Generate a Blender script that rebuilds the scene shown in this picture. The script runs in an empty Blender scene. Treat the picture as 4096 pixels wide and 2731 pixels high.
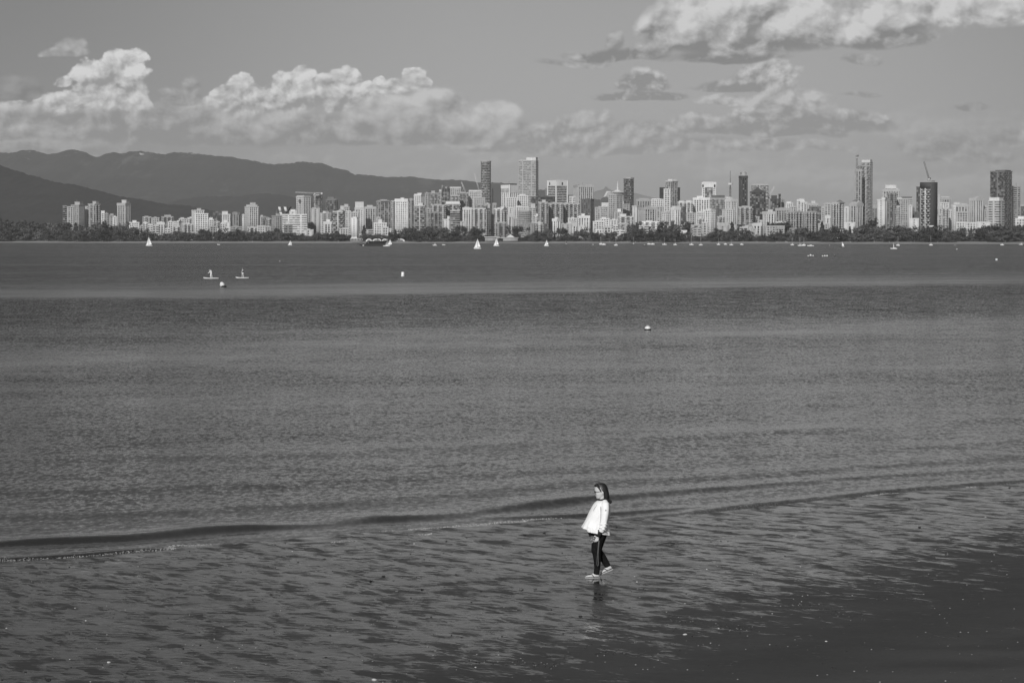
import bpy, bmesh, math, random
import numpy as np
from mathutils import Vector, Matrix
R = math.radians
scene = bpy.context.scene
COL = scene.collection
# ------------------------------------------------------------------ camera
EYE = 6.0
PITCH = R(2.4348)
F = 9671.0                      # focal length in photograph pixels (4096 wide)
cam_d = bpy.data.cameras.new('camera'); cam = bpy.data.objects.new('camera', cam_d); COL.objects.link(cam)
cam.location = (0, 0, EYE); cam.rotation_euler = (R(90) - PITCH, 0, 0)
cam_d.lens = 85.0; cam_d.sensor_width = 36.0; cam_d.clip_start = 0.5; cam_d.clip_end = 90000
scene.camera = cam
scene.view_settings.view_transform = 'Standard'; scene.view_settings.look = 'None'
scene.view_settings.exposure = 0.0; scene.view_settings.gamma = 1.0
scene.cycles.use_denoising = True
scene.cycles.max_bounces = 4; scene.cycles.diffuse_bounces = 2; scene.cycles.glossy_bounces = 3
scene.cycles.volume_bounces = 0; scene.cycles.transparent_max_bounces = 12
scene.cycles.sample_clamp_indirect = 4.0
# ------------------------------------------------------------------ world: desaturated daylight sky with cumulus
SUN_EL, SUN_AZ = R(27), R(196)       # azimuth clockwise from +Y (the view): behind the camera, a little to the left
world = bpy.data.worlds.new('World'); scene.world = world; world.use_nodes = True
WT = world.node_tree; WT.nodes.clear()
class NT:
    """small expression builder over a node tree"""
    def __init__(s, tree): s.t = tree; s.N = tree.nodes; s.L = tree.links
    def put(s, sock, v):
        if hasattr(v, 'is_output'): s.L.new(v, sock)
        elif v is not None: sock.default_value = v
    def m(s, op, a, b=None, c=None, clamp=False):
        n = s.N.new('ShaderNodeMath'); n.operation = op; n.use_clamp = clamp
        s.put(n.inputs[0], a); s.put(n.inputs[1], b); s.put(n.inputs[2], c); return n.outputs[0]
    def v(s, op, a, b=None, c=None):
        n = s.N.new('ShaderNodeVectorMath'); n.operation = op
        s.put(n.inputs[0], a); s.put(n.inputs[1], b)
        if c is not None: s.put(n.inputs[2], c)
        return n.outputs['Value'] if op in ('LENGTH', 'DOT_PRODUCT', 'DISTANCE') else n.outputs[0]
    def add(s, a, b): return s.m('ADD', a, b)
    def mul(s, a, b): return s.m('MULTIPLY', a, b)
    def sub(s, a, b): return s.m('SUBTRACT', a, b)
    def comb(s, x=0., y=0., z=0.):
        n = s.N.new('ShaderNodeCombineXYZ'); s.put(n.inputs[0], x); s.put(n.inputs[1], y); s.put(n.inputs[2], z); return n.outputs[0]
    def sep(s, vv):
        n = s.N.new('ShaderNodeSeparateXYZ'); s.put(n.inputs[0], vv); return n.outputs
    def noise(s, vec, scale, detail=4., rough=.5, dist=0., lac=2.0):
        n = s.N.new('ShaderNodeTexNoise'); s.put(n.inputs['Vector'], vec); s.put(n.inputs['Scale'], scale)
        n.inputs['Detail'].default_value = detail; n.inputs['Roughness'].default_value = rough
        n.inputs['Distortion'].default_value = dist; n.inputs['Lacunarity'].default_value = lac
        return n.outputs[0]
    def voro(s, vec, scale, detail=0., rough=.5, feature='F1', rnd=1., smooth=.5):
        n = s.N.new('ShaderNodeTexVoronoi'); n.feature = feature; s.put(n.inputs['Vector'], vec); n.inputs['Scale'].default_value = scale
        n.inputs['Detail'].default_value = detail; n.inputs['Roughness'].default_value = rough; n.inputs['Randomness'].default_value = rnd
        if feature == 'SMOOTH_F1': n.inputs['Smoothness'].default_value = smooth
        return n
    def ss(s, x, a, b, lo=0., hi=1.):
        n = s.N.new('ShaderNodeMapRange'); n.interpolation_type = 'SMOOTHSTEP'
        s.put(n.inputs[0], x); s.put(n.inputs[1], a); s.put(n.inputs[2], b); s.put(n.inputs[3], lo); s.put(n.inputs[4], hi); return n.outputs[0]
    def lin(s, x, a, b, lo=0., hi=1., clamp=True):
        n = s.N.new('ShaderNodeMapRange'); n.clamp = clamp
        s.put(n.inputs[0], x); s.put(n.inputs[1], a); s.put(n.inputs[2], b); s.put(n.inputs[3], lo); s.put(n.inputs[4], hi); return n.outputs[0]
    def mix(s, f, a, b):
        n = s.N.new('ShaderNodeMix'); n.data_type = 'FLOAT'
        s.put(n.inputs[0], f); s.put(n.inputs[2], a); s.put(n.inputs[3], b); return n.outputs[0]
w = NT(WT)
tc = WT.nodes.new('ShaderNodeTexCoord')
skyt = WT.nodes.new('ShaderNodeTexSky'); skyt.sky_type = 'NISHITA'; skyt.sun_disc = False
skyt.sun_elevation = SUN_EL; skyt.sun_rotation = SUN_AZ
bw = WT.nodes.new('ShaderNodeSeparateColor'); WT.links.new(skyt.outputs[0], bw.inputs[0])   # red channel: the photograph was made as through a red filter
dx, dy, dz = w.sep(tc.outputs['Generated'])
az = w.m('ARCTAN2', dx, dy); el = w.m('ARCSINE', dz)
qx = w.mul(az, F / 1000); qy = w.mul(el, F / 1000)       # direction in units of 5.92 degrees
q = w.comb(qx, qy, 0.)
SKY_K = 1.0
# clear sky: a little darker away from the middle (lens vignette put into the sky colour), steady towards the horizon
clear = w.mul(w.m('POWER', bw.outputs[0], 0.7), 1.08)
clear = w.mul(clear, w.ss(w.m('ABSOLUTE', w.sub(qx, 0.45)), 0.5, 2.7, 1.0, 0.60))
clear = w.mul(clear, w.ss(w.m('ABSOLUTE', w.sub(az, 0.0)), 0.4, 1.2, 1.0, 1.25))
def n2d(vec, scale, detail, rough=.5):
    n = w.N.new('ShaderNodeTexNoise'); n.noise_dimensions = '2D'; w.put(n.inputs['Vector'], vec)
    n.inputs['Scale'].default_value = scale; n.inputs['Detail'].default_value = detail; n.inputs['Roughness'].default_value = rough
    return n
def v2d(vec, scale, detail, rough=.5):
    n = w.N.new('ShaderNodeTexVoronoi'); n.voronoi_dimensions = '2D'; w.put(n.inputs['Vector'], vec)
    n.inputs['Scale'].default_value = scale; n.inputs['Detail'].default_value = detail; n.inputs['Roughness'].default_value = rough
    return n.outputs['Distance']
warp = n2d(q, 2.6, 3.)
qw = w.v('MULTIPLY_ADD', warp.outputs['Color'], (.10, .07, 0), w.v('ADD', q, (-.05, -.035, 0)))
def billow(v, sc):
    """cauliflower noise: rounded cells over several octaves plus fine turbulence"""
    return w.m('MULTIPLY_ADD', n2d(v, sc * .7, 7., .60).outputs[0], 1.1, w.m('MULTIPLY_ADD', v2d(v, sc, 2., .5), -.42, -.36))
LD = (-.020, .032)                                            # offset towards the sun, up and left
qs = w.v('MULTIPLY', qw, (1., 1.25, 1.))
A1 = billow(qs, 10.5); A2 = billow(w.v('ADD', qs, (LD[0] * .8, LD[1] * .8, 0)), 10.5)
AR = w.sub(A1, A2)
qb = w.v('ADD', qs, (3.3, 7.7, 0))
B1 = billow(qb, 4.8); B2 = billow(w.v('ADD', qb, (LD[0] * 1.7, LD[1] * 1.7, 0)), 4.8)
def layer(blobs, field, amp, edge, bright, base, top, vert=.35, relief=1.8, soft=.35):
    """one bank of cumulus: union of flat-based ellipses given as (px, py, rx, ry) on the photograph's sky,
    eroded by billows; brightness from the slope towards the sun and the height over the bank's base"""
    n1, n2 = (A1, A2) if field == 'A' else (B1, B2)
    D = None
    for (px, py, rx, ry) in blobs:
        cx, cy = math.atan((px - 2048) / F) * F / 1000, (954.3 - py) / 1000
        d = w.v('MULTIPLY_ADD', qw, (1000 / rx, 1000 / ry, 0), (-cx * 1000 / rx, -cy * 1000 / ry, 0))
        d = w.v('MINIMUM', d, w.v('MULTIPLY', d, (1., 1.8, 1.)))
        r2 = w.v('DOT_PRODUCT', d, d)
        if D is None: D = r2
        else:
            n = w.N.new('ShaderNodeMath'); n.operation = 'SMOOTH_MIN'; w.put(n.inputs[0], D); w.put(n.inputs[1], r2); n.inputs[2].default_value = soft; D = n.outputs[0]
    D = w.m('MAXIMUM', w.sub(1.0, D), -2.0)
    dens = w.m('MULTIPLY_ADD', n1, amp, D)
    alpha = w.ss(dens, edge[0], edge[1])
    b, t = (954.3 - base) / 1000, (954.3 - top) / 1000
    if field == 'B': n2 = w.m('MULTIPLY_ADD', AR, -.55, n2)
    hgt = w.ss(w.m('MULTIPLY_ADD', n1, .10, qy), b, t)
    lit = w.m('MULTIPLY_ADD', w.sub(n1, n2), relief, .42)
    lit = w.m('MULTIPLY_ADD', w.sub(hgt, .5), vert, lit)
    lit = w.m('MULTIPLY_ADD', n1, .25, lit)
    return alpha, w.lin(lit, 0.05, 1.0, bright[0], bright[1])
def over(base, al, col, k=1.0):
    return w.mix(w.mul(al, k), base, col)
tot = clear
# low far bank towards the horizon: streaky stratocumulus
st = n2d(w.v('MULTIPLY', qw, (1., 4.6, 1.)), 1.5, 6., .55).outputs[0]
st = w.m('MULTIPLY_ADD', w.sub(A1, A2), .35, st)
sta = w.mul(w.ss(st, .30, .66), w.ss(qy, .56, .40))
# other parts of the sky (beside and behind the camera): scattered clouds
inview = w.ss(w.m('ABSOLUTE', az), .5, .3)
gn = w.N.new('ShaderNodeTexNoise'); gn.inputs['Scale'].default_value = 3.0; gn.inputs['Detail'].default_value = 4.
w.put(gn.inputs['Vector'], w.v('MULTIPLY', tc.outputs['Generated'], (1., 1., 2.6))); gen = gn.outputs[0]
gena = w.mul(w.ss(gen, .52, .66), w.mul(w.ss(dz, .0, .08), w.sub(1.0, w.mul(inview, w.ss(dz, .42, .2)))))
tot = over(tot, gena, w.lin(gen, .52, .8, 5.8, 3.6), .85)
tot = over(tot, sta, w.lin(st, .34, .70, 2.7, 4.7), .85)
LAYERS = [
 # far row of small bright puffs right of the middle
 (dict(field='A', amp=1.0, edge=(.0, .45), bright=(2.8, 5.9), base=640, top=440, relief=1.6),
  [(2080, 550, 300, 75), (2330, 515, 150, 85), (2290, 560, 260, 60), (2560, 545, 260, 65), (2800, 520, 170, 72), (2600, 600, 900, 50)], .85),
 # bright towers on the left
 (dict(field='A', amp=1.35, edge=(-.08, .26), bright=(3.1, 7.8), base=600, top=240, vert=.7, relief=1.7, soft=.35),
  [(535, 252, 62, 46), (478, 262, 60, 56), (500, 310, 105, 80), (440, 340, 120, 80), (335, 318, 85, 62), (235, 350, 45, 40), (400, 400, 150, 100), (300, 450, 190, 100), (200, 430, 90, 60), (520, 420, 90, 110), (90, 445, 120, 38),
   (950, 350, 62, 55), (880, 395, 55, 55), (850, 460, 110, 90), (960, 440, 130, 110), (1100, 460, 220, 120), (1215, 310, 62, 50), (1120, 345, 75, 66), (1160, 400, 130, 120), (1385, 318, 72, 58), (1330, 370, 75, 70),
   (1440, 420, 220, 95), (1660, 315, 46, 52), (1600, 362, 120, 52), (1530, 330, 30, 36), (1700, 350, 30, 40)], 1.),
 # the long grey base under the towers
 (dict(field='B', amp=1.0, edge=(-.05, .42), bright=(2.6, 6.3), base=620, top=400, vert=.6, relief=1.3),
  [(40, 520, 340, 105), (380, 530, 330, 95), (740, 515, 220, 115), (760, 560, 380, 70), (1200, 545, 420, 105), (1560, 490, 260, 120), (1500, 560, 620, 70),
   (1780, 440, 190, 95), (1960, 470, 120, 85), (1900, 520, 230, 55)], .96),
 # two small flat clouds under the big one
 (dict(field='A', amp=.9, edge=(.0, .5), bright=(2.5, 6.2), base=385, top=265, vert=.8, relief=1.6),
  [(2580, 345, 130, 75), (2560, 400, 240, 34), (3060, 315, 170, 90), (3110, 285, 60, 55), (2970, 360, 240, 42)], .92),
 (dict(field='A', amp=1.0, edge=(.0, .55), bright=(2.6, 6.0), base=550, top=380, vert=.75, relief=1.5),
  [(3190, 420, 150, 90), (3240, 400, 70, 50), (3120, 470, 200, 60), (2960, 415, 190, 44), (3250, 510, 420, 62), (3430, 490, 150, 60), (3080, 545, 420, 40)], .88),
 # small separate clouds
 (dict(field='A', amp=1.0, edge=(.0, .6), bright=(2.4, 4.8), base=640, top=180, vert=.1, relief=1.6),
  [(290, 205, 80, 48), (255, 235, 120, 32), (770, 355, 50, 50), (730, 400, 110, 55), (3750, 600, 240, 62), (3860, 640, 260, 40), (4050, 575, 150, 55), (3880, 455, 90, 26),
   (2300, 255, 200, 30), (2460, 180, 60, 70), (3450, 250, 110, 36), (3460, 385, 110, 16)], .9),
 # dark puff at the left edge
 (dict(field='B', amp=.8, edge=(.0, .45), bright=(1.9, 3.1), base=430, top=290),
  [(20, 370, 150, 80), (110, 390, 60, 40)], .95),
 # the big ragged cloud, top right
 (dict(field='B', amp=1.2, edge=(-.08, .6), bright=(2.1, 6.9), base=290, top=30, vert=.85, relief=1.5),
  [(2700, 130, 170, 100), (2790, 60, 200, 150), (2950, 190, 430, 85), (2900, 240, 300, 50), (3080, 80, 420, 170), (3150, 20, 200, 150), (3400, 110, 480, 130), (3500, 170, 330, 75), (3850, 70, 560, 125), (2480, 225, 280, 40)], .96),
]
for kw, blobs, k in LAYERS:
    a_, c_ = layer(blobs, **kw)
    tot = over(tot, a_, c_, k)
tot = w.mix(w.ss(dz, -.02, -.002), .8, tot)                  # below the horizon: dull ground tone
cmb = WT.nodes.new('ShaderNodeCombineColor')
for i in range(3): WT.links.new(tot, cmb.inputs[i])
bg = WT.nodes.new('ShaderNodeBackground'); bg.inputs['Strength'].default_value = 0.1
WT.links.new(cmb.outputs[0], bg.inputs[0])
wo = WT.nodes.new('ShaderNodeOutputWorld'); WT.links.new(bg.outputs[0], wo.inputs[0])
world.cycles.sampling_method = 'NONE'
# ------------------------------------------------------------------ sun
sd = bpy.data.lights.new('sun', 'SUN'); sd.energy = 3.4; sd.angle = R(0.5); sd.color = (1, .995, .985)
sun = bpy.data.objects.new('sun', sd); COL.objects.link(sun)
sdir = Vector((math.sin(SUN_AZ) * math.cos(SUN_EL), math.cos(SUN_AZ) * math.cos(SUN_EL), math.sin(SUN_EL)))
sun.rotation_euler = sdir.to_track_quat('Z', 'Y').to_euler()
# ================================================================== helpers
MATS = {}
def material(name):
    m = bpy.data.materials.new(name); m.use_nodes = True; m.node_tree.nodes.clear()
    t = NT(m.node_tree); o = t.N.new('ShaderNodeOutputMaterial'); MATS[name] = m
    return m, t, o
def principled(t, o, color=None, rough=.6, spec=.5, metal=0., normal=None, **kw):
    b = t.N.new('ShaderNodeBsdfPrincipled')
    if isinstance(color, (int, float)): b.inputs['Base Color'].default_value = (color, color, color, 1)
    elif color is not None:
        c = t.N.new('ShaderNodeCombineColor')
        for i in range(3): t.L.new(color, c.inputs[i])
        t.L.new(c.outputs[0], b.inputs['Base Color'])
    t.put(b.inputs['Roughness'], rough); t.put(b.inputs['Specular IOR Level'], spec); t.put(b.inputs['Metallic'], metal)
    if normal is not None: t.put(b.inputs['Normal'], normal)
    for k, v_ in kw.items(): t.put(b.inputs[k.replace('_', ' ')], v_)
    t.L.new(b.outputs[0], o.inputs[0]); return b
def simple(name, col, rough=.6, spec=.5, var=.15, scale=3., bump=0., metal=0.):
    """plain surface with a little mottling so that nothing is perfectly uniform"""
    m, t, o = material(name)
    tcn = t.N.new('ShaderNodeTexCoord').outputs['Object']
    n = t.noise(tcn, scale, 5., .6)
    c = t.lin(n, .25, .75, col * (1 - var), min(1., col * (1 + var)))
    nrm = None
    if bump:
        bn = t.N.new('ShaderNodeBump'); bn.inputs['Strength'].default_value = 1.; bn.inputs['Distance'].default_value = bump
        t.L.new(t.noise(tcn, scale * 6, 5., .6), bn.inputs['Height']); nrm = bn.outputs[0]
    principled(t, o, c, rough, spec, metal, nrm); return m
def tag(o, label=None, cat=None, group=None, kind=None):
    if label: o['label'] = label
    if cat: o['category'] = cat
    if group: o['group'] = group
    if kind: o['kind'] = kind
    return o
def link(name, me, parent=None, loc=None, mats=None):
    o = bpy.data.objects.new(name, me); COL.objects.link(o)
    if mats is not None and me is not None:
        for m_ in (mats if isinstance(mats, (list, tuple)) else [mats]): me.materials.append(m_)
    if parent is not None: o.parent = parent
    if loc is not None: o.location = loc
    return o
def empty(name, loc=(0, 0, 0), rz=0., label=None, cat=None, group=None):
    o = bpy.data.objects.new(name, None); COL.objects.link(o); o.location = loc; o.rotation_euler = (0, 0, rz)
    o.empty_display_size = .1
    return tag(o, label, cat, group)
def mesh_np(name, co, quads, smooth=False, mat_idx=None):
    me = bpy.data.meshes.new(name); n = len(co); k = len(quads); w_ = quads.shape[1]
    me.vertices.add(n); me.vertices.foreach_set('co', np.asarray(co, np.float32).ravel())
    me.loops.add(k * w_); me.loops.foreach_set('vertex_index', np.asarray(quads, np.int32).ravel())
    me.polygons.add(k); me.polygons.foreach_set('loop_start', np.arange(0, k * w_, w_, dtype=np.int32))
    me.polygons.foreach_set('loop_total', np.full(k, w_, np.int32))
    if mat_idx is not None: me.polygons.foreach_set('material_index', np.asarray(mat_idx, np.int32))
    if smooth: me.polygons.foreach_set('use_smooth', np.ones(k, bool))
    me.update(calc_edges=True); me.validate(); return me
def grid_mesh(name, X, Y, Z, smooth=True):
    a, b = X.shape
    idx = np.arange(a * b).reshape(a, b)
    q_ = np.stack([idx[:-1, :-1], idx[:-1, 1:], idx[1:, 1:], idx[1:, :-1]], -1).reshape(-1, 4)
    return mesh_np(name, np.stack([X, Y, Z], -1).reshape(-1, 3), q_, smooth)
def vnoise(x, y, seed=0):
    """smooth value noise, numpy"""
    xi = np.floor(x).astype(np.int64); yi = np.floor(y).astype(np.int64); fx = x - xi; fy = y - yi
    fx = fx * fx * (3 - 2 * fx); fy = fy * fy * (3 - 2 * fy)
    def h(i, j):
        k = (i * 374761393 + j * 668265263 + seed * 1442695041) & 0xffffffff
        k = ((k ^ (k >> 13)) * 1274126177) & 0xffffffff
        return ((k ^ (k >> 16)) & 0xffff) / 65535.0
    return (h(xi, yi) * (1 - fx) + h(xi + 1, yi) * fx) * (1 - fy) + (h(xi, yi + 1) * (1 - fx) + h(xi + 1, yi + 1) * fx) * fy
def fbm(x, y, oct=4, seed=0, gain=.5):
    s = 0; a = 1; tot_ = 0
    for i in range(oct):
        s = s + a * (vnoise(x * 2 ** i, y * 2 ** i, seed + i) - .5); tot_ += a; a *= gain
    return s / tot_
# world points from photograph pixels (4096 wide)
def ray(px, py):
    u, v_ = (px - 2048) / F, (1365.5 - py) / F
    return Vector((u, math.cos(PITCH) + v_ * math.sin(PITCH), -math.sin(PITCH) + v_ * math.cos(PITCH)))
def at(px, py, Y): d = ray(px, py); k = Y / d.y; return Vector((d.x * k, Y, EYE + d.z * k))
def onz(px, py, z=0.): d = ray(px, py); k = (z - EYE) / d.z; return Vector((d.x * k, d.y * k, z))
# shore frame: s runs along the waterline, n out to sea
TA = R(32.8); TX, TY = math.cos(TA), math.sin(TA)
def sn(x, y): return x * TX + y * TY, -x * TY + y * TX
def xy(s, n): return s * TX - n * TY, s * TY + n * TX
SHORE = 42.7
def sand_z(s, n):
    s = np.asarray(s, float); n = np.asarray(n, float)
    d = SHORE - n
    z = np.where(d > 0, .015 * d, .03 * d)
    z = np.maximum(z, -3.0)
    z = z + .010 * np.clip(d - 10, 0, 6) * .35
    near = np.clip((60 - n) / 12, 0, 1)
    z = z + near * (.022 * fbm(s * .22, n * .16, 3, 5) + .012 * fbm(s * 1.5, n * .45, 3, 9) + .05 * fbm(s * .05 + 3, n * .05, 2, 2))
    return z
def spaced(*segs):
    out = []
    for a, b, st_ in segs: out += list(np.arange(a, b, st_))
    out.append(segs[-1][1]); return np.array(out)
def geo(a, b, k):                       # growing steps
    out = [a]; st_ = k
    while out[-1] < b: out.append(out[-1] + st_); st_ *= 1.25
    return np.array(out)
S = np.unique(np.concatenate([-geo(0., 40000, 2.)[::-1], spaced((2., 5., .5), (5., 52., .14)), geo(52.2, 40000, 1.)]))
Nn = np.unique(np.concatenate([-geo(0., 3000, 2.)[::-1], spaced((1., 17., .5), (17., 46., .07)), geo(46.1, 40000, .3)]))
SS, NN = np.meshgrid(S, Nn, indexing='ij')
GX, GY = xy(SS, NN)
# ------------------------------------------------------------------ sand
m_sand, t, o = material('wet_sand')
pos = t.N.new('ShaderNodeNewGeometry').outputs['Position']
px_, py_, pz_ = t.sep(pos)
s_ = t.add(t.mul(px_, TX), t.mul(py_, TY)); n_ = t.add(t.mul(px_, -TY), t.mul(py_, TX))
# rills drain down the beach: long cells along n, warped
c0 = t.comb(t.mul(px_, 1.15), t.mul(t.m('MULTIPLY_ADD', px_, .6, py_), 1.1), 0.)
wv = t.N.new('ShaderNodeTexNoise'); wv.inputs['Scale'].default_value = .9; wv.inputs['Detail'].default_value = 4; t.L.new(c0, wv.inputs['Vector'])
c1 = t.v('ADD', c0, t.v('MULTIPLY', t.v('SUBTRACT', wv.outputs['Color'], (.5, .5, .5)), (1.3, .8, 0)))
film_n = t.noise(c1, 1.5, 8., .66)
vn = t.noise(t.comb(t.mul(s_, 1.25), t.mul(n_, .30), 3.), 1.3, 6., .62)
vein = t.ss(t.m('ABSOLUTE', t.sub(vn, .5)), .045, .0)
fine = t.noise(t.comb(t.mul(px_, 1.0), t.mul(t.m('MULTIPLY_ADD', px_, .2, py_), 8.5), 0.), 1.6, 6., .66)
fine2 = t.noise(t.comb(t.mul(px_, 5.), t.mul(py_, 14.), 0.), 1.6, 5., .6)
wet = t.lin(t.m('MULTIPLY_ADD', t.sub(s_, 16.5), -.36, n_), 24.2, 29.5, -.30, .015)                       # the upper beach has drained
wet = t.m('MULTIPLY_ADD', t.noise(pos, .22, 3., .5), .12, t.sub(wet, .06))
fsum = t.add(t.m('MULTIPLY_ADD', t.sub(fine, .5), .75, t.m('MULTIPLY_ADD', vein, .15, t.sub(film_n, .02))), wet)
film = t.ss(fsum, .385, .59)
film = t.mul(film, t.ss(pz_, -.02, .0))
grain = t.noise(pos, 60., 4., .7)
patch = t.noise(t.comb(t.mul(px_, .5), t.mul(py_, .9), 0.), .7, 5., .6)
sandc = t.m('MULTIPLY_ADD', t.sub(grain, .5), .03, t.lin(patch, .3, .7, .026, .042))
mm_ = t.m('MULTIPLY_ADD', t.sub(s_, 16.5), -.36, n_)
dry = t.mul(t.ss(t.m('MULTIPLY_ADD', t.sub(patch, .5), 5., mm_), 25.6, 22.), t.lin(patch, .35, .6, .45, 1.))
sandc = t.m('MULTIPLY_ADD', dry, .040, sandc)
sandc = t.m('MULTIPLY_ADD', t.sub(fine2, .5), .035, sandc)
sandc = t.m('MULTIPLY_ADD', film, -.006, sandc)
# slopes: standing ripples in the film, gentle ones in the bare sand
nt_ = t.N.new('ShaderNodeTexNoise'); nt_.inputs['Scale'].default_value = 1.7; nt_.inputs['Detail'].default_value = 6; nt_.inputs['Roughness'].default_value = .6
t.L.new(t.comb(t.mul(px_, 3.), t.mul(py_, 9.), 0.), nt_.inputs['Vector'])
sl = t.v('MULTIPLY', t.v('SUBTRACT', nt_.outputs['Color'], (.5, .5, .5)), (.04, .16, 0.))
ng = t.N.new('ShaderNodeNewGeometry').outputs['Normal']
scl = t.N.new('ShaderNodeVectorMath'); scl.operation = 'SCALE'; t.L.new(sl, scl.inputs[0]); t.L.new(t.mix(film, 1.5, .7), scl.inputs['Scale'])
nrm = t.v('NORMALIZE', t.v('ADD', ng, scl.outputs[0]))
principled(t, o, sandc, t.mix(film, t.lin(dry, 0., 1., .5, .85), .07), t.mix(film, t.lin(dry, 0., 1., .25, .1), .19), 0., nrm)
sand = link('sand', grid_mesh('sand', GX, GY, sand_z(SS, NN)), mats=m_sand); tag(sand, kind='structure')
# ------------------------------------------------------------------ water
def crest(pts):
    """crest line given as (px, py, amplitude) at 2352 px width -> arrays s, n, amp"""
    k = 4096 / 2352; a = []
    for X_, Y_, am in pts:
        p = onz(X_ * k, Y_ * k); s__, n__ = sn(p.x, p.y); a.append((s__, n__, am))
    return np.array(a).T
CRESTS = [   # (points, front width, back width)
 (crest([(-300, 1262, .02), (0, 1250, .085), (280, 1236, .095), (500, 1216, .10), (600, 1210, .07), (700, 1206, .02), (780, 1205, .0)]), .34, .7),
 (crest([(640, 1212, .0), (790, 1201, .03), (880, 1193, .10), (980, 1187, .05), (1090, 1176, .03), (1170, 1166, .07), (1240, 1157, .12), (1330, 1146, .10), (1450, 1136, .05), (1650, 1120, .055), (1850, 1104, .03), (2352, 1072, .012)]), .36, .8),
 (crest([(-300, 1300, .03), (0, 1288, .065), (200, 1276, .065), (330, 1265, .06), (420, 1259, .0)]), .16, .4),
 (crest([(640, 1254, .0), (690, 1251, .04), (800, 1245, .04), (900, 1239, .012), (1000, 1228, .02), (1100, 1215, .0)]), .15, .4),
 (crest([(1050, 1190, .0), (1200, 1188, .03), (1330, 1184, .065), (1500, 1174, .05), (1650, 1160, .0)]), .25, .5),
 (crest([(1350, 1200, .0), (1500, 1186, .05), (1700, 1164, .07), (1900, 1142, .075), (2100, 1122, .05), (2352, 1104, .03), (2600, 1088, .06)]), .32, .5),
 (crest([(-200, 1190, .02), (300, 1178, .035), (700, 1160, .03), (1000, 1138, .03), (1300, 1108, .03), (1700, 1090, .035), (2000, 1070, .03), (2352, 1045, .03)]), .7, 1.2),
 (crest([(-200, 1130, .02), (300, 1124, .03), (700, 1108, .025), (1100, 1090, .03), (1500, 1060, .03), (2352, 1010, .03)]), .9, 1.5),
 (crest([(-200, 1060, .02), (700, 1042, .03), (1400, 1010, .03), (2352, 960, .03)]), 1.1, 1.8),
]
WN = np.unique(np.concatenate([spaced((40., 41., .5), (41., 56., .055), (56., 90., .25)), geo(90.5, 40000, .6)]))
WS_, WN_ = np.meshgrid(S, WN, indexing='ij')
WX, WY = xy(WS_, WN_)
def water_z(s, n):
    z = np.zeros_like(n)
    wig = .22 * fbm(s * .35, n * .0 + 2, 3, 21) * 2
    for (cs, cn, ca), wf, wb in CRESTS:
        o_ = np.argsort(cs); nc = np.interp(s, cs[o_], cn[o_]) + wig * min(1, wf * 2)
        am = np.interp(s, cs[o_], ca[o_], left=0, right=0) * (.85 + .7 * fbm(s * .6, n * 0 + cn[0], 3, 31))
        d = n - nc
        z = z + am * np.where(d < 0, np.exp(-(d / wf) ** 2), np.exp(-(d / wb) ** 2)) - am * .25 * np.exp(-((d + wf * 1.9) / (wf * 1.3)) ** 2)
    z = z + np.clip((n - 44) / 8, 0, 1) * np.clip((400 - n) / 200, 0, 1) * (.020 * fbm(s * .5, n * .8, 3, 41) + .03 * fbm(s * .1, n * .22, 2, 44))
    z = z + .012 * fbm(s * 1.1, n * 2.2, 3, 47) * np.clip((120 - n) / 60, 0, 1)
    return z
m_water, t, o = material('sea_water')
pos = t.N.new('ShaderNodeNewGeometry').outputs['Position']; px_, py_, pz_ = t.sep(pos)
n_ = t.add(t.mul(px_, -TY), t.mul(py_, TX))
wp = t.noise(t.comb(t.mul(px_, .012), t.mul(py_, .014), 0.), 1., 6., .65)
yw = t.add(t.m('MULTIPLY_ADD', px_, -.75, py_), t.mul(t.sub(wp, .5), 110.))
rel_ = t.lin(py_, 90., 200.)
gust = t.sub(t.ss(yw, 140., 205.), t.ss(yw, 245., 282.))                        # dark ruffled band
slick = t.mul(t.ss(yw, 262., 292.), t.ss(yw, 400., 300.))
far1 = t.noise(t.comb(t.mul(px_, .0012), t.mul(t.m('LOGARITHM', t.m('MAXIMUM', py_, 1.), 2.718), 5.), 0.), 1., 5., .6)
far2 = t.noise(t.comb(t.mul(px_, .03), t.mul(t.m('MULTIPLY_ADD', px_, -.5, py_), .06), 0.), 1., 5., .6)
k = t.m('MULTIPLY_ADD', gust, 1.05, t.mix(t.lin(py_, 130., 450.), t.lin(py_, 60., 130., .50, .40), 1.35))
k = t.m('MULTIPLY_ADD', slick, -.70, k)
k = t.m('MULTIPLY_ADD', t.mul(t.sub(far1, .5), t.lin(py_, 100., 400., .3, 1.)), 2.4, k)
k = t.m('MULTIPLY_ADD', t.mul(t.ss(far1, .55, .60), t.lin(py_, 250., 500.)), -.75, k)
k = t.m('MULTIPLY_ADD', t.sub(far2, .5), 1.4, k)
k = t.mul(k, t.lin(n_, 43., 78., .34, 1.))
def cnoise(sx_, sy_, sc_, det=5., ro=.6):
    n = t.N.new('ShaderNodeTexNoise'); n.inputs['Scale'].default_value = sc_; n.inputs['Detail'].default_value = det; n.inputs['Roughness'].default_value = ro
    t.L.new(t.comb(t.mul(px_, sx_), t.mul(py_, sy_), 0.), n.inputs['Vector']); return t.v('SUBTRACT', n.outputs['Color'], (.5, .5, .5))
sl = t.v('ADD', t.v('MULTIPLY', cnoise(3.4, 1.5, 2.6, 4., .60), (.5, 1.4, 0)), t.v('MULTIPLY', cnoise(.35, .30, 1.4, 3.), (.06, .26, 0)))
scl = t.N.new('ShaderNodeVectorMath'); scl.operation = 'SCALE'; t.L.new(sl, scl.inputs[0]); t.L.new(t.m('MAXIMUM', k, .12), scl.inputs['Scale'])
ng = t.N.new('ShaderNodeNewGeometry').outputs['Normal']
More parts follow.
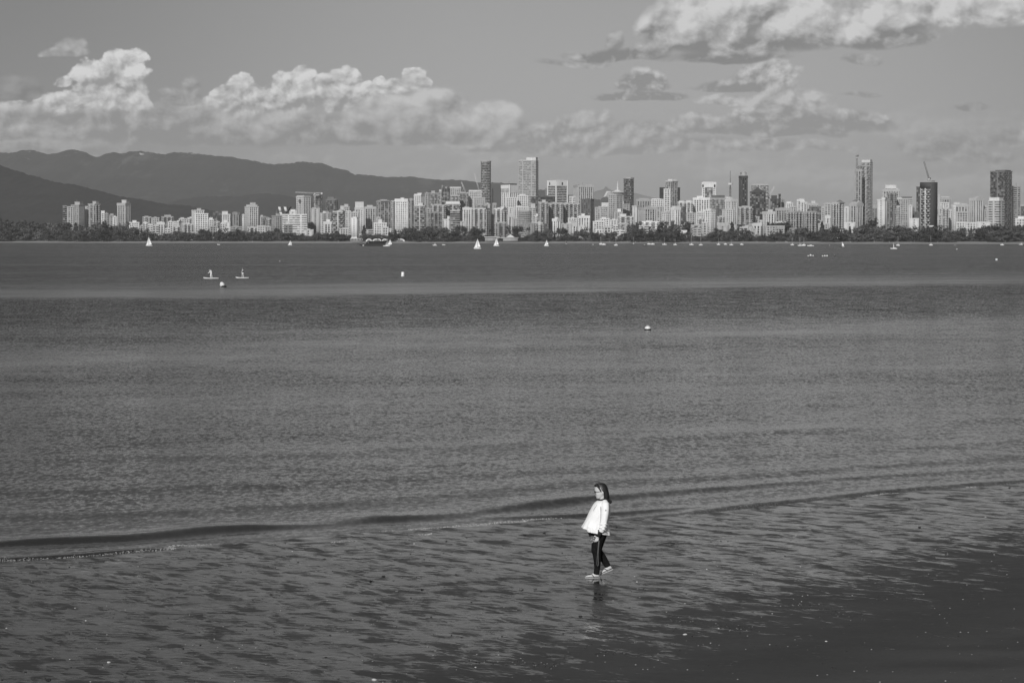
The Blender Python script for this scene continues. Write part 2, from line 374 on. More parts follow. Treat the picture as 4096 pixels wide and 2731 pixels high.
lean = t.v('MULTIPLY', t.comb(t.mul(k, .02), t.mul(k, -.085), 0.), (1., 1., 0.))        # wind waves run ashore: their steeper faces look at the beach
nrm = t.v('NORMALIZE', t.v('ADD', t.v('ADD', ng, lean), scl.outputs[0]))
principled(t, o, t.lin(n_, 42., 60., .028, .018), t.lin(n_, 50., 300., .10, .22), .5, 0., nrm, IOR=1.33)
water = link('water', grid_mesh('water', WX, WY, water_z(WS_, WN_)), mats=m_water); tag(water, kind='structure')
# ================================================================== far shore: land and mountains
m_land, t, o = material('far_ground')
pos = t.N.new('ShaderNodeNewGeometry').outputs['Position']; _, _, pz_ = t.sep(pos)
g = t.noise(pos, .05, 5., .6)
beach = t.mul(t.ss(pz_, 3.1, 2.3), t.ss(pz_, .05, .35))
c = t.mix(beach, t.lin(g, .3, .7, .035, .07), t.lin(g, .3, .7, .25, .36))
principled(t, o, c, .9, .2)
def shore_y(px):      # distance of the far waterline at a photograph column
    return float(np.interp(px, [-2500, 0, 500, 900, 1700, 2250, 2900, 3400, 4096, 6500], [3600, 3400, 3150, 3080, 2950, 2900, 2760, 2620, 2560, 2300]))
pxs = np.linspace(-2600, 6600, 700); off = np.array([-40, -1, 8, 25, 60, 90, 140, 260, 600, 1500, 4000, 9000.])
hts = np.array([-2.5, -.3, .3, .9, 1.9, 2.9, 3.6, 4.2, 8, 18, 25, 20.])
Xg = np.zeros((len(pxs), len(off))); Yg = Xg.copy(); Zg = Xg.copy()
for i, p in enumerate(pxs):
    y0 = shore_y(p) + 14 * float(fbm(np.array([p * .012]), np.array([.5]), 4, 77)[0])
    if 2560 < p < 3100: y0 += 10
    Yg[i] = y0 + off; Xg[i] = (p - 2048) / F * Yg[i]; Zg[i] = hts
Zg += np.where(off > 100, 1., .15)[None, :] * .8 * fbm(Xg * .02, Yg * .02, 3, 5)
link('far_shore', grid_mesh('far_shore', Xg, Yg, Zg), mats=m_land)['kind'] = 'structure'

def mountain_material(name, base, snow):
    m, t, o = material(name)
    pos = t.N.new('ShaderNodeNewGeometry').outputs['Position']; _, _, pz_ = t.sep(pos)
    g = t.noise(pos, .0022, 8., .65); g2 = t.noise(pos, .03, 4., .6)
    c = t.m('MULTIPLY_ADD', t.sub(g2, .5), base * .5, t.lin(g, .3, .7, base * .7, base * 1.3))
    if snow:
        sn_ = t.mul(t.ss(t.m('MULTIPLY_ADD', t.sub(t.noise(pos, .009, 6., .7), .5), 620., pz_), snow, snow + 50.), t.ss(pos_x(t, pos), snow_x[0], snow_x[1]))
        c = t.mix(sn_, c, .75)
        cut = t.ss(t.noise(t.v('MULTIPLY', pos, (1., .3, .35)), .004, 6., .7), .57, .63)
        c = t.mix(t.mul(cut, .5), c, .13)
    principled(t, o, c, .95, .1); return m
snow_x = (-1200., -1900.)
def pos_x(t, pos): return t.sep(pos)[0]
def mountain(name, pts, D, depth, mat, rough, seed):
    """pts: ridge line in photograph pixels; a real ridge with spurs that falls away on both sides"""
    P_ = [at(px, py, D) for px, py in pts]
    xs_ = np.array([p.x for p in P_]); zs_ = np.array([p.z for p in P_])
    X_ = np.arange(xs_.min(), xs_.max(), D * .0009); zr = np.interp(X_, xs_, zs_)
    v_ = np.concatenate([np.linspace(-1, -.02, 70), [0], np.linspace(.02, 1, 20)])
    XX, VV = np.meshgrid(X_, v_, indexing='ij'); ZR = np.interp(XX, xs_, zs_)
    YY = D + VV * depth * (1 + .0)
    prof = np.where(VV < 0, (1 + VV) ** 1.25, (1 - VV) ** 1.2)
    sp = 1 / (depth * .35)
    spur = fbm(XX * sp * 1.8, YY * sp, 5, seed, .55)
    Z = -40 + (ZR + 40) * prof * (1 + np.clip(-VV, 0, 1) * 1.2 * spur)
    Z = Z + rough * fbm(XX / (D * .0012), YY / (D * .0012), 3, seed + 9, .8) * np.clip(prof * 1.5, 0, 1)
    return_o = link(name, grid_mesh(name, XX, YY, Z), mats=mat); return_o['kind'] = 'structure'; return return_o
def z1(l): return [(x / 2.868, 560 + y / 2.868) for x, y in l]
def z2(l): return [(800 + x / 2.868, 560 + y / 2.868) for x, y in l]
def z3(l): return [(1600 + x / 2.868, 560 + y / 2.868) for x, y in l]
def z4(l): return [(2400 + x / 2.868, 560 + y / 2.868) for x, y in l]
far_r = [(-900, 640)] + z1([(-600, 200), (0, 145), (150, 150), (250, 120), (380, 113), (470, 140), (560, 165), (650, 150), (800, 108), (900, 120), (1000, 150), (1110, 205), (1170, 180), (1230, 155), (1300, 143), (1400, 160), (1500, 135), (1600, 125), (1750, 150), (1890, 170), (2000, 140), (2200, 150)]) + \
    z2([(50, 175), (350, 192), (550, 230), (700, 258), (850, 285), (1000, 270), (1150, 250), (1400, 270), (1520, 315), (1700, 350), (1740, 390), (1950, 405), (2130, 425)]) + \
    z3([(0, 425), (130, 420), (400, 455), (650, 460), (800, 470), (950, 490), (1200, 492), (1400, 560), (1680, 575), (2000, 640), (2352, 700)]) + z4([(500, 900), (1500, 1150)])
mountain('mountain', far_r, 15500, 4200, mountain_material('far_forest_slope', .035, 600.), 16, 11)
near_r = [(-900, 560)] + z1([(-500, 200), (0, 285), (150, 345), (300, 385), (500, 445), (630, 480), (850, 515), (1050, 560), (1350, 640), (1750, 705), (1900, 735), (2100, 745)]) + z2([(0, 775), (150, 815), (300, 870), (700, 1000), (1200, 1130)])
mountain('mountain', near_r, 8200, 1900, mountain_material('near_forest_slope', .030, 0), 10, 23)
mid_r = z1([(900, 1100), (1700, 800), (2000, 700), (2150, 672)]) + z2([(0, 650), (200, 645), (400, 650), (750, 610), (1000, 640), (1200, 700), (1500, 760), (2000, 850)]) + z3([(500, 1000)])
mountain('mountain', mid_r, 11500, 2600, mountain_material('middle_forest_slope', .032, 0), 10, 37)
faint = [(1900, 900)] + z3([(1700, 700), (2050, 640), (2352, 560)]) + z4([(0, 560), (60, 528), (120, 570), (200, 600), (330, 590), (500, 635), (650, 668), (900, 692), (1300, 740), (2352, 800)]) + [(4200, 850), (4700, 800)]
mountain('mountain', faint, 46000, 6000, MATS['middle_forest_slope'], 10, 41)

# ================================================================== city
def boxes_mesh(name, B):
    """B: array of boxes (x0,y0,z0,x1,y1,z1) or of eight corners"""
    V = []
    for b in B:
        if len(b) == 6:
            x0, y0, z0, x1, y1, z1_ = b
            V.append([(x0, y0, z0), (x1, y0, z0), (x1, y1, z0), (x0, y1, z0), (x0, y0, z1_), (x1, y0, z1_), (x1, y1, z1_), (x0, y1, z1_)])
        else: V.append(b)
    V = np.array(V, float); n = len(V)
    f = np.array([[0, 3, 2, 1], [4, 5, 6, 7], [0, 1, 5, 4], [1, 2, 6, 5], [2, 3, 7, 6], [3, 0, 4, 7]])
    Q = (f[None] + 8 * np.arange(n)[:, None, None]).reshape(-1, 4)
    return mesh_np(name, V.reshape(-1, 3), Q)
def prism_mesh(name, poly, z0, z1_, top_poly=None):
    n = len(poly); tp = top_poly or poly
    bm = bmesh.new()
    a = [bm.verts.new((x, y, z0)) for x, y in poly]; b = [bm.verts.new((x, y, z1_)) for x, y in tp]
    bm.faces.new(a[::-1]); bm.faces.new(b)
    for i in range(n): bm.faces.new((a[i], a[(i + 1) % n], b[(i + 1) % n], b[i]))
    me = bpy.data.meshes.new(name); bm.to_mesh(me); bm.free(); return me
def join_mesh(name, meshes):
    bm = bmesh.new()
    for m in meshes: bm.from_mesh(m)
    me = bpy.data.meshes.new(name); bm.to_mesh(me); bm.free()
    for m in meshes: bpy.data.meshes.remove(m)
    return me
def inset(poly, d):
    out = []; n = len(poly)
    for i in range(n):
        p0, p1, p2 = Vector(poly[i - 1]), Vector(poly[i]), Vector(poly[(i + 1) % n])
        e1 = (p1 - p0).normalized(); e2 = (p2 - p1).normalized()
        n1 = Vector((-e1.y, e1.x)); n2 = Vector((-e2.y, e2.x)); b = n1 + n2
        b = b / max(b.dot(n1), .3); out.append(tuple(p1 + b * d))
    return out
WALL = {}
def wall_mat(w):
    k = min(9, max(0, int(round(w * 10))))
    if k not in WALL:
        alb = [.03, .07, .13, .20, .28, .37, .46, .56, .66, .76][k]
        m, t, o = material('wall_' + ['black', 'charcoal', 'slate', 'dark_grey', 'grey', 'mid_grey', 'light_grey', 'pale', 'cream', 'white'][k])
        oc = t.N.new('ShaderNodeTexCoord').outputs['Object']
        n = t.noise(oc, .08, 5., .65); n2 = t.noise(t.v('MULTIPLY', oc, (1., 1., .08)), .5, 4., .6)
        c = t.lin(t.m('MULTIPLY_ADD', n2, .6, n), .5, 1.1, alb * .66, min(.8, alb * 1.02))
        principled(t, o, c, .8, .3); WALL[k] = m
    return WALL[k]
GLZ = {}
def glass_mat(g):
    k = min(5, max(0, int(round(g * 10))))
    if k not in GLZ:
        alb = [.02, .05, .10, .17, .26, .36][k]
        m, t, o = material('glazing_' + ['black', 'dark', 'smoked', 'grey', 'clear', 'bright'][k])
        oc = t.N.new('ShaderNodeTexCoord').outputs['Object']
        wn = t.N.new('ShaderNodeTexWhiteNoise'); t.L.new(t.v('FLOOR', t.v('MULTIPLY', oc, (.3, .3, .3226))), wn.inputs['Vector'])
        v_ = t.m('POWER', wn.outputs['Value'], 3.)
        c = t.lin(v_, 0., 1., alb * .6, min(.6, alb * 1.2 + .22))
        principled(t, o, c, t.lin(wn.outputs['Value'], 0., 1., .08, .4), .6); GLZ[k] = m
    return GLZ[k]
FL = 3.1
def face_piers(poly, H, step, wdt, out, z0=0., skip=None):
    B = []; n = len(poly)
    for i in range(n):
        p0, p1 = Vector(poly[i]), Vector(poly[(i + 1) % n]); e = p1 - p0; L = e.length
        if L < 1.: continue
        e.normalize(); nr = Vector((e.y, -e.x))
        k = max(1, int(round(L / step))); st_ = L / k
        for j in range(k):
            c = p0 + e * (st_ * (j + (.5 if n > 6 else 0.5)))
            if skip and skip(i, j, k): continue
            w2 = wdt * st_ / step / 2
            a = c - e * w2; b = c + e * w2; ai, bi = a - nr * .9, b - nr * .9; ao, bo = a + nr * out, b + nr * out
            B.append([(ai.x, ai.y, z0), (ao.x, ao.y, z0), (bo.x, bo.y, z0), (bi.x, bi.y, z0), (ai.x, ai.y, H), (ao.x, ao.y, H), (bo.x, bo.y, H), (bi.x, bi.y, H)])
    return B
def slab(poly, z0, z1_, d):
    """ring of a floor slab as extruded polygon, d outward"""
    p = inset(poly, -d); return prism_mesh('s', p, z0, z1_)
rngb = random.Random(8)
def building(spec, kind='tower'):
    x0, xm, x1, yt, D, style, w, g, ph, shape = [spec[k] for k in ('x0', 'xm', 'x1', 'yt', 'D', 'style', 'w', 'g', 'ph', 'shape')]
    yb = spec.get('yb')
    zb = 4.0 + max(0, D - 3300) * .006
    top = at((x0 + x1) / 2, yt, D).z; H = top - zb
    pc = at(xm if xm else (x0 + x1) / 2, yt, D); az_ = math.atan2(pc.x, pc.y)
    if xm:
        wl, wr = (xm - x0) / F * D, (x1 - xm) / F * D
        th = min(R(70), max(R(20), math.atan2(wr, wl))); a, b = wl / math.cos(th), wr / math.sin(th)
        cx, cy = -a / 2, b / 2
    else:
        a = (x1 - x0) / F * D; b = max(10., min(26., a * .8)); th = 0.; cx, cy = 0., b / 2
    rz = -th - az_
    cr, sr = math.cos(rz), math.sin(rz)
    loc = (pc.x + cx * cr - cy * sr, pc.y + cx * sr + cy * cr, zb)
    if shape == 'round':
        poly = [(a / 2 * math.cos(q_), b / 2 * math.sin(q_)) for q_ in [2 * math.pi * k / 20 for k in range(20)]]
    elif shape == 'oct':
        c_ = min(a, b) * .26; poly = [(-a / 2 + c_, -b / 2), (a / 2 - c_, -b / 2), (a / 2, -b / 2 + c_), (a / 2, b / 2 - c_), (a / 2 - c_, b / 2), (-a / 2 + c_, b / 2), (-a / 2, b / 2 - c_), (-a / 2, -b / 2 + c_)]
    else: poly = [(-a / 2, -b / 2), (a / 2, -b / 2), (a / 2, b / 2), (-a / 2, b / 2)]
    root = empty(spec['name'], loc, rz)
    wm, gm = wall_mat(w), glass_mat(g)
    IN = .7
    core = prism_mesh('glazing', inset(poly, IN), 0., H - .5)
    link('glazing', core, root, mats=gm)
    nf = max(2, int(round(H / FL))); fh = H / nf
    ms = []; B = []
    wobble = rngb.random()
    if style == 'grid':
        for k in range(nf + 1): ms.append(slab(poly, max(0, k * fh - .75), min(H, k * fh + .55), -.35))
        B += face_piers(poly, H, 3.5, 1.45, -.2)
    elif style == 'band':
        for k in range(nf + 1): ms.append(slab(poly, max(0, k * fh - .7), min(H, k * fh + .95), 0.))
        B += face_piers(poly, H, max(12., a * .5), 2.0, -.15)
    elif style == 'bandd':
        for k in range(nf + 1): ms.append(slab(poly, max(0, k * fh - .45), min(H, k * fh + .5), 0.))
        B += face_piers(poly, H, 200., 200. * 2.2 / a if False else 6., -.15, skip=lambda i, j, kk: True)
        B += [[(x_ - 1.3, -b / 2 - .15, 0), (x_ + 1.3, -b / 2 - .15, 0), (x_ + 1.3, -b / 2 + 1., 0), (x_ - 1.3, -b / 2 + 1., 0), (x_ - 1.3, -b / 2 - .15, H), (x_ + 1.3, -b / 2 - .15, H), (x_ + 1.3, -b / 2 + 1., H), (x_ - 1.3, -b / 2 + 1., H)] for x_ in (-a / 2 + 1.2, a / 2 - 1.2)]
        B += [[(a / 2 - 1., y_ - 1.2, 0), (a / 2 + .15, y_ - 1.2, 0), (a / 2 + .15, y_ + 1.2, 0), (a / 2 - 1., y_ + 1.2, 0), (a / 2 - 1., y_ - 1.2, H), (a / 2 + .15, y_ - 1.2, H), (a / 2 + .15, y_ + 1.2, H), (a / 2 - 1., y_ + 1.2, H)] for y_ in (b / 2 - 1.2,)]
    elif style == 'thin':
        for k in range(nf + 1): ms.append(slab(poly, max(0, k * fh - .45), min(H, k * fh + .35), 0.))
    elif style == 'vert':
        for k in range(0, nf + 1): ms.append(slab(poly, max(0, k * fh - .35), min(H, k * fh + .25), -.45))
        ms.append(slab(poly, H - 3.0, H, .05))
        B += face_piers(poly, H - .2, 4.0, 1.8, 0.)
    elif style == 'glass':
        for k in range(nf + 1): ms.append(slab(poly, max(0, k * fh - .22), min(H, k * fh + .2), -.45))
        B += face_piers(poly, H, 6., .7, -.35)
    elif style == 'balc':      # solid wall strips and stacks of white balconies
        for k in range(nf + 1): ms.append(slab(poly, max(0, k * fh - .15), min(H, k * fh + .15), -.3))
        n = len(poly)
        B += face_piers(poly, H, 6.6, 2.4, -.1)
        for k in range(1, nf):
            bb = face_piers(poly, k * fh + 1.0, 6.6, 3.7, .9, k * fh - .1)
            if n == 4: pass
            # shift half a bay
            for q_ in bb: B.append(q_) if (k + len(B)) % 7 else None
    elif style == 'check':     # staggered light panels on a dark face
        for k in range(nf):
            B += face_piers(poly, k * fh + 1.25, 4.4, 2.4, .25, k * fh + .0, skip=lambda i, j, kk, k=k: (j + k) % 2 == 0)
        for k in range(0, nf + 1): ms.append(slab(poly, max(0, k * fh - .2), min(H, k * fh + .15), -.35))
        B += face_piers(poly, H, max(14., a), 2., -.25)
    elif style == 'plain':     # nearly blank wall with one stack of windows
        B += face_piers(poly, H, a * .5, a * .40, -.2)
        for k in range(nf + 1): ms.append(slab(poly, max(0, k * fh - .9), min(H, k * fh + .6), -.35))
    ms.append(slab(poly, H - .9, H + .9, -.05)); ms.append(slab(poly, 0, 3.5, -.12))
    if B: ms.append(boxes_mesh('b', B))
    wall_me = join_mesh('wall', ms); link('wall', wall_me, root, mats=wm)
    # lift housings on the roof
    for k, (p0, p1, py) in enumerate(ph or [((x0 + x1) / 2 - (x1 - x0) * .16, (x0 + x1) / 2 + (x1 - x0) * .14, yt - 4)] if ph is not False else []):
        q0, q1 = at(p0, py, D), at(p1, py, D); ww = (q1 - q0).length; hh = q0.z - top
        cw = ((q0 + q1) / 2); lx = (cw.x - loc[0]) * cr + (cw.y - loc[1]) * sr
        lx = max(-a / 2 + ww / 2, min(a / 2 - ww / 2, lx)) if ww < a else 0
        ww_ = ww * (.9 if xm else 1.); dep = min(b * .75, max(5., ww_))
        off_ = .35
        me = prism_mesh('roof_box', [(lx - ww_ / 2, -dep / 2), (lx + ww_ / 2, -dep / 2), (lx + ww_ / 2, dep / 2), (lx - ww_ / 2, dep / 2)], H + .4, H + hh)
        cap = prism_mesh('c', inset([(lx - ww_ / 2, -dep / 2), (lx + ww_ / 2, -dep / 2), (lx + ww_ / 2, dep / 2), (lx - ww_ / 2, dep / 2)], -.4), H + hh, H + hh + .5)
        link('roof_box', join_mesh('roof_box', [me, cap]), root, mats=wall_mat(spec.get('pw', min(.9, w + .08))))
    if rngb.random() < .35 and ph is not False:
        r_ = .22; hm = 4 + rngb.random() * 5; xx = (rngb.random() - .5) * a * .4
        link('roof_mast', boxes_mesh('roof_mast', [(xx - r_, -r_, H + .9, xx + r_, r_, H + hm)]), root, mats=wall_mat(.4))
    return root, dict(H=H, a=a, b=b, D=D, loc=loc, rz=rz, top=top)
BL = []
def b(reg, x0, xm, x1, yt, L, style, w, g=.1, ph=None, label=None, short=None, shape='', name=None, pw=None, cat=None):
    ox, sc_ = {1: (0, 2.868), 2: (800, 2.868), 3: (1600, 2.868), 4: (2400, 2.868), 5: (3200, 2.625)}[reg]
    f = lambda v: None if v is None else ox + v / sc_
    fy = lambda v: 560 + v / sc_
    if ph: ph = [(f(p[0]), f(p[1]), fy(p[2])) for p in (ph if isinstance(ph[0], tuple) else [ph])]
    xc = f((x0 + x1) / 2)
    D = 3420 + 210 * L + (len(BL) * 37 % 180) - 520 * min(1, max(0, (xc - 1700) / 2300))
    s = dict(x0=f(x0), xm=f(xm), x1=f(x1), yt=fy(yt), D=D, style=style, w=w, g=g, ph=ph, label=label, short=short, shape=shape, L=L,
             name=name or ('office_tower' if style in ('glass',) or L >= 4 else 'apartment_tower' if yt < 900 else 'apartment_block'), cat=cat)
    if pw is not None: s['pw'] = pw
    BL.append(s)
# ---- west end, left part
b(1, 718, None, 768, 758, 2, 'thin', .35, .0, False, 'dark tower with pale lower bands, leftmost tower of the skyline', 'leftmost dark tower')
b(1, 768, None, 848, 768, 1, 'grid', .6, .1, False)
b(1, 812, 905, 970, 748, 2, 'grid', .5, .2, [(860, 937, 712)])
b(1, 975, None, 1030, 765, 2, 'grid', .7, .2, False)
b(1, 1008, 1088, 1155, 738, 1, 'balc', .55, .2, (1072, 1130, 705))
b(1, 1157, None, 1203, 838, 2, 'grid', .85, .2, (1160, 1200, 815))
b(1, 1200, None, 1245, 848, 3, 'band', .5, .1)
b(1, 1250, None, 1310, 865, 2, 'grid', .5, .2, (1265, 1300, 848))
b(1, 1290, None, 1345, 885, 1, 'grid', .8, .2)
b(1, 1340, 1437, 1502, 729, 1, 'vert', .62, .1, (1385, 1455, 690), 'pale tower with dark left face, standing alone above the shore trees', 'lone pale tower above the shore trees')
b(1, 1475, None, 1600, 948, 1, 'grid', .85, .2, (1520, 1565, 925))
b(1, 1515, None, 1560, 1000, 0, 'plain', .9, .2)
b(1, 1635, None, 1735, 885, 3, 'balc', .6, .2, (1660, 1700, 875))
b(1, 1735, None, 1830, 895, 2, 'grid', .55, .2)
b(1, 1640, None, 1700, 950, 1, 'balc', .8, .2)
b(1, 1690, None, 1755, 975, 0, 'band', .75, .2)
b(1, 1800, None, 1890, 950, 1, 'vert', .85, .2)
b(1, 1850, None, 1990, 882, 3, 'balc', .5, .1, (1885, 1960, 862))
b(1, 1925, None, 1990, 940, 2, 'grid', .85, .2)
b(1, 1985, 2050, 2090, 938, 1, 'grid', .8, .2)
b(1, 2050, None, 2150, 905, 3, 'grid', .7, .2, (2070, 2110, 892))
b(1, 2150, None, 2225, 895, 3, 'balc', .75, .2)
b(1, 2090, None, 2215, 965, 1, 'balc', .7, .2)
b(1, 1600, None, 1660, 985, 2, 'grid', .55, .1)
b(1, 1755, None, 1810, 1000, 0, 'grid', .65, .1)
b(1, 1890, None, 1950, 1020, 0, 'band', .75, .2)
b(1, 2195, 2235, 2345, 808, 2, 'grid', .75, .2, (2250, 2290, 785))
b(1, 2232, None, 2390, 848, 1, 'grid', .86, .1, False, 'white tower with dark window grid beside the left bay trees', 'white gridded tower on the left')
# ---- region 2
b(2, 98, None, 160, 915, 2, 'grid', .82, .2, (105, 145, 892))
b(2, 145, None, 250, 835, 3, 'glass', .25, .1, (180, 205, 820))
b(2, 250, None, 350, 855, 3, 'grid', .75, .2, (253, 320, 820), pw=.85)
b(2, 160, None, 230, 940, 1, 'balc', .55, .1)
b(2, 118, None, 215, 1022, 0, 'grid', .85, .2)
b(2, 215, None, 300, 960, 1, 'grid', .85, .2)
b(2, 268, None, 350, 945, 1, 'plain', .8, .2, (270, 315, 925))
b(2, 260, None, 350, 1010, 0, 'grid', .8, .2)
b(2, 355, 410, 480, 835, 1, 'vert', .35, .1, (380, 440, 825), 'dark curved tower with vertical strips behind round shore trees', 'dark strip tower', 'oct')
b(2, 480, None, 512, 862, 2, 'grid', .75, .2)
b(2, 508, 560, 675, 768, 1, 'grid', .72, .2, [(525, 635, 744), (552, 605, 720)], 'pale tower with stepped crown above the low white building', 'pale stepped-crown tower')
b(2, 688, None, 728, 880, 3, 'grid', .6, .2, (695, 722, 865))
b(2, 700, None, 785, 888, 2, 'balc', .45, .1)
b(2, 755, None, 820, 905, 1, 'balc', .5, .1)
b(2, 820, 865, 945, 872, 1, 'grid', .5, .1, [(850, 890, 845)])
b(2, 555, None, 652, 992, 0, 'vert', .4, .2, False)
b(2, 652, None, 752, 990, 0, 'grid', .85, .2, False)
b(2, 752, None, 815, 1000, 0, 'band', .7, .2, False)
b(2, 945, None, 1230, 857, 0, 'band', .88, .3, False, 'wide white slab block striped by long window bands', 'wide white striped slab')
b(2, 1025, None, 1110, 820, 1, 'plain', .82, .2, (1040, 1095, 800))
b(2, 1100, 1185, 1277, 652, 2, 'grid', .68, .1, (1125, 1260, 640), 'pale square tower with a dark round clock-like disc near its top', 'pale tower with the round disc')
b(2, 1275, None, 1380, 788, 1, 'plain', .62, .2, (1290, 1330, 778))
b(2, 1300, 1368, 1412, 632, 4, 'glass', .6, .1, False, 'narrow glass tower with blank pale side under a tower crane', 'narrow tower under the crane')
b(2, 1438, None, 1584, 690, 3, 'glass', .3, .1, [(1450, 1572, 675), (1465, 1535, 655)], 'dark tower with stepped octagonal crown', 'dark octagonal-crowned tower', 'oct', pw=.3)
b(2, 1240, None, 1332, 955, 0, 'balc', .4, .0)
b(2, 1355, 1420, 1505, 842, 1, 'band', .75, .2, (1400, 1455, 818))
b(2, 1415, None, 1512, 942, 0, 'vert', .82, .1, (1450, 1490, 912), pw=.9)
b(2, 1520, 1640, 1668, 822, 0, 'check', .72, .1, (1560, 1620, 812), 'tower with chequered pale balconies over its whole front', 'chequered balcony tower')
b(2, 1595, None, 1670, 800, 2, 'grid', .65, .2, (1610, 1650, 756))
b(2, 1650, None, 1718, 770, 3, 'grid', .6, .2, (1655, 1700, 738))
b(2, 1668, None, 1732, 818, 1, 'band', .82, .2, False)
b(2, 1732, 1800, 1818, 898, 0, 'plain', .9, .1, (1748, 1790, 885), 'slim bright white block with one column of windows', 'slim bright white block', pw=.9)
b(2, 1720, None, 1822, 832, 1, 'grid', .7, .2)
b(2, 1773, None, 1882, 778, 2, 'vert', .7, .2, (1780, 1878, 712), pw=.75)
b(2, 1830, None, 1885, 800, 1, 'plain', .72, .2, False)
b(2, 1885, None, 2022, 770, 1, 'vert', .6, .1, (1915, 1980, 750))
b(2, 2020, 2050, 2185, 705, 2, 'glass', .6, .2, [(2040, 2165, 695), (2070, 2140, 685)])
b(2, 1990, None, 2146, 955, 0, 'grid', .88, .2, (2045, 2088, 912), 'square white block with big square lift housing', 'square white block', pw=.85)
b(2, 1855, None, 1990, 1032, 0, 'band', .6, .1, False)
b(2, 2146, None, 2200, 1022, 0, 'grid', .8, .2, False)
b(2, 2190, None, 2236, 700, 1, 'balc', .55, .2, False)
b(2, 2234, 2385, 2392, 682, 0, 'grid', .86, .3, (2290, 2335, 665), 'tall white slab tower with fine pale windows by the tree clump', 'tall white slab tower')
b(2, 2020, None, 2075, 890, 1, 'grid', .6, .2)
# ---- region 3
b(3, 95, None, 160, 682, 2, 'balc', .5, .1)
b(3, 155, 240, 288, 636, 2, 'grid', .82, .2, [(170, 270, 622), (185, 245, 610)])
b(3, 282, None, 332, 612, 3, 'grid', .5, .2)
b(3, 160, 285, 300, 758, 0, 'check', .62, .0, (195, 258, 725), 'dark tower with broken rows of pale balcony fronts', 'dark broken-balcony tower', pw=.8)
b(3, 335, None, 452, 612, 4, 'glass', .5, .2, (360, 400, 585))
b(3, 445, None, 525, 590, 5, 'glass', .6, .3, (450, 520, 572), pw=.85)
b(3, 572, None, 702, 556, 5, 'grid', .62, .2, (572, 700, 540), pw=.8)
b(3, 575, None, 690, 640, 4, 'glass', .55, .2)
b(3, 660, None, 782, 612, 4, 'glass', .5, .2, (690, 750, 598))
b(3, 785, None, 940, 590, 4, 'grid', .7, .2, [(805, 865, 606), (790, 935, 578)], pw=.88)
b(3, 840, None, 978, 662, 3, 'grid', .6, .2, False)
b(3, 915, 1020, 1056, 247, 5, 'thin', .55, .0, (930, 1040, 243), 'very tall dark rounded tower ringed by thin pale floor bands', 'very tall dark rounded tower', 'oct')
b(3, 1056, None, 1070, 560, 6, 'plain', .6, .2, False)
b(3, 1058, None, 1107, 728, 5, 'vert', .5, .2, False)
b(3, 350, None, 522, 748, 1, 'balc', .6, .2, (400, 470, 738))
b(3, 515, None, 697, 738, 1, 'check', .6, .1, (525, 686, 708), pw=.9)
b(3, 300, None, 352, 790, 1, 'grid', .5, .1)
b(3, 325, None, 462, 835, 0, 'balc', .4, .1)
b(3, 575, 685, 720, 812, 0, 'thin', .6, .1, (620, 690, 806))
b(3, 498, 560, 602, 912, 0, 'plain', .85, .2, (520, 556, 875), pw=.85)
b(3, 716, None, 826, 780, 1, 'vert', .85, .2, (740, 790, 772))
b(3, 700, None, 818, 915, 1, 'balc', .55, .1, False)
b(3, 688, None, 752, 938, 0, 'plain', .6, .2, False)
b(3, 820, 985, 1042, 788, 0, 'balc', .68, .1, (860, 935, 768), 'twin balcony tower with blank grey right side, left of its pair', 'left twin balcony tower', pw=.4)
b(3, 858, None, 1000, 748, 2, 'balc', .5, .1)
b(3, 975, None, 1036, 738, 2, 'grid', .7, .2)
b(3, 1040, None, 1080, 860, 2, 'grid', .5, .1)
b(3, 1075, 1185, 1232, 790, 0, 'balc', .75, .1, [(1090, 1120, 778), (1130, 1180, 770)], 'bright balcony tower, right of the pair of twins on the shore', 'right twin balcony tower')
b(3, 1230, None, 1296, 860, 1, 'vert', .7, .1)
b(3, 1157, 1258, 1357, 522, 4, 'vert', .88, .0, (1225, 1350, 502), 'black office tower with broad white top band and white corner', 'black office tower with white top', pw=.15)
b(3, 1208, None, 1347, 662, 3, 'grid', .75, .1, False)
b(3, 1340, None, 1472, 640, 3, 'grid', .82, .2, (1370, 1440, 620), pw=.8)
b(3, 1296, None, 1482, 772, 2, 'grid', .85, .2, (1330, 1400, 758))
b(3, 1240, None, 1300, 780, 3, 'grid', .75, .2)
b(3, 1355, 1560, 1590, 240, 5, 'band', .62, .3, [(1370, 1580, 232), (1428, 1557, 202)], 'tallest broad pale tower with fine bands and white roof box', 'broad tallest banded tower', pw=.9)
b(3, 1357, None, 1507, 822, 0, 'band', .52, .1, (1400, 1460, 800), 'cylindrical grey tower with bright balconies down its front', 'cylindrical balcony tower', 'round')
b(3, 1495, None, 1577, 655, 3, 'glass', .2, .1, False)
b(3, 1577, None, 1782, 655, 3, 'glass', .12, .0, (1590, 1700, 640), pw=.2)
b(3, 1664, None, 1694, 560, 6, 'band', .45, .1, False)
b(3, 1686, 1792, 1928, 468, 5, 'bandd', .9, .0, (1790, 1900, 462), 'white office tower with black window bands, two marks under its roof', 'white tower with black bands', pw=.85)
b(3, 1984, 2040, 2222, 524, 5, 'vert', .58, .2, (2060, 2215, 514), 'grey office tower of fine vertical ribs with faceted corner', 'grey ribbed office tower')
b(3, 1938, None, 2014, 650, 4, 'band', .8, .2, False)
b(3, 1582, None, 1700, 716, 1, 'balc', .6, .1, (1630, 1670, 690))
b(3, 1702, None, 1868, 728, 1, 'balc', .58, .1, (1750, 1800, 716))
b(3, 1870, None, 2062, 732, 1, 'balc', .6, .1, (1890, 1930, 720))
b(3, 2070, 2190, 2228, 682, 2, 'grid', .2, .1, (2100, 2140, 672), 'dark tower with rows of pale window dots', 'dark dotted tower')
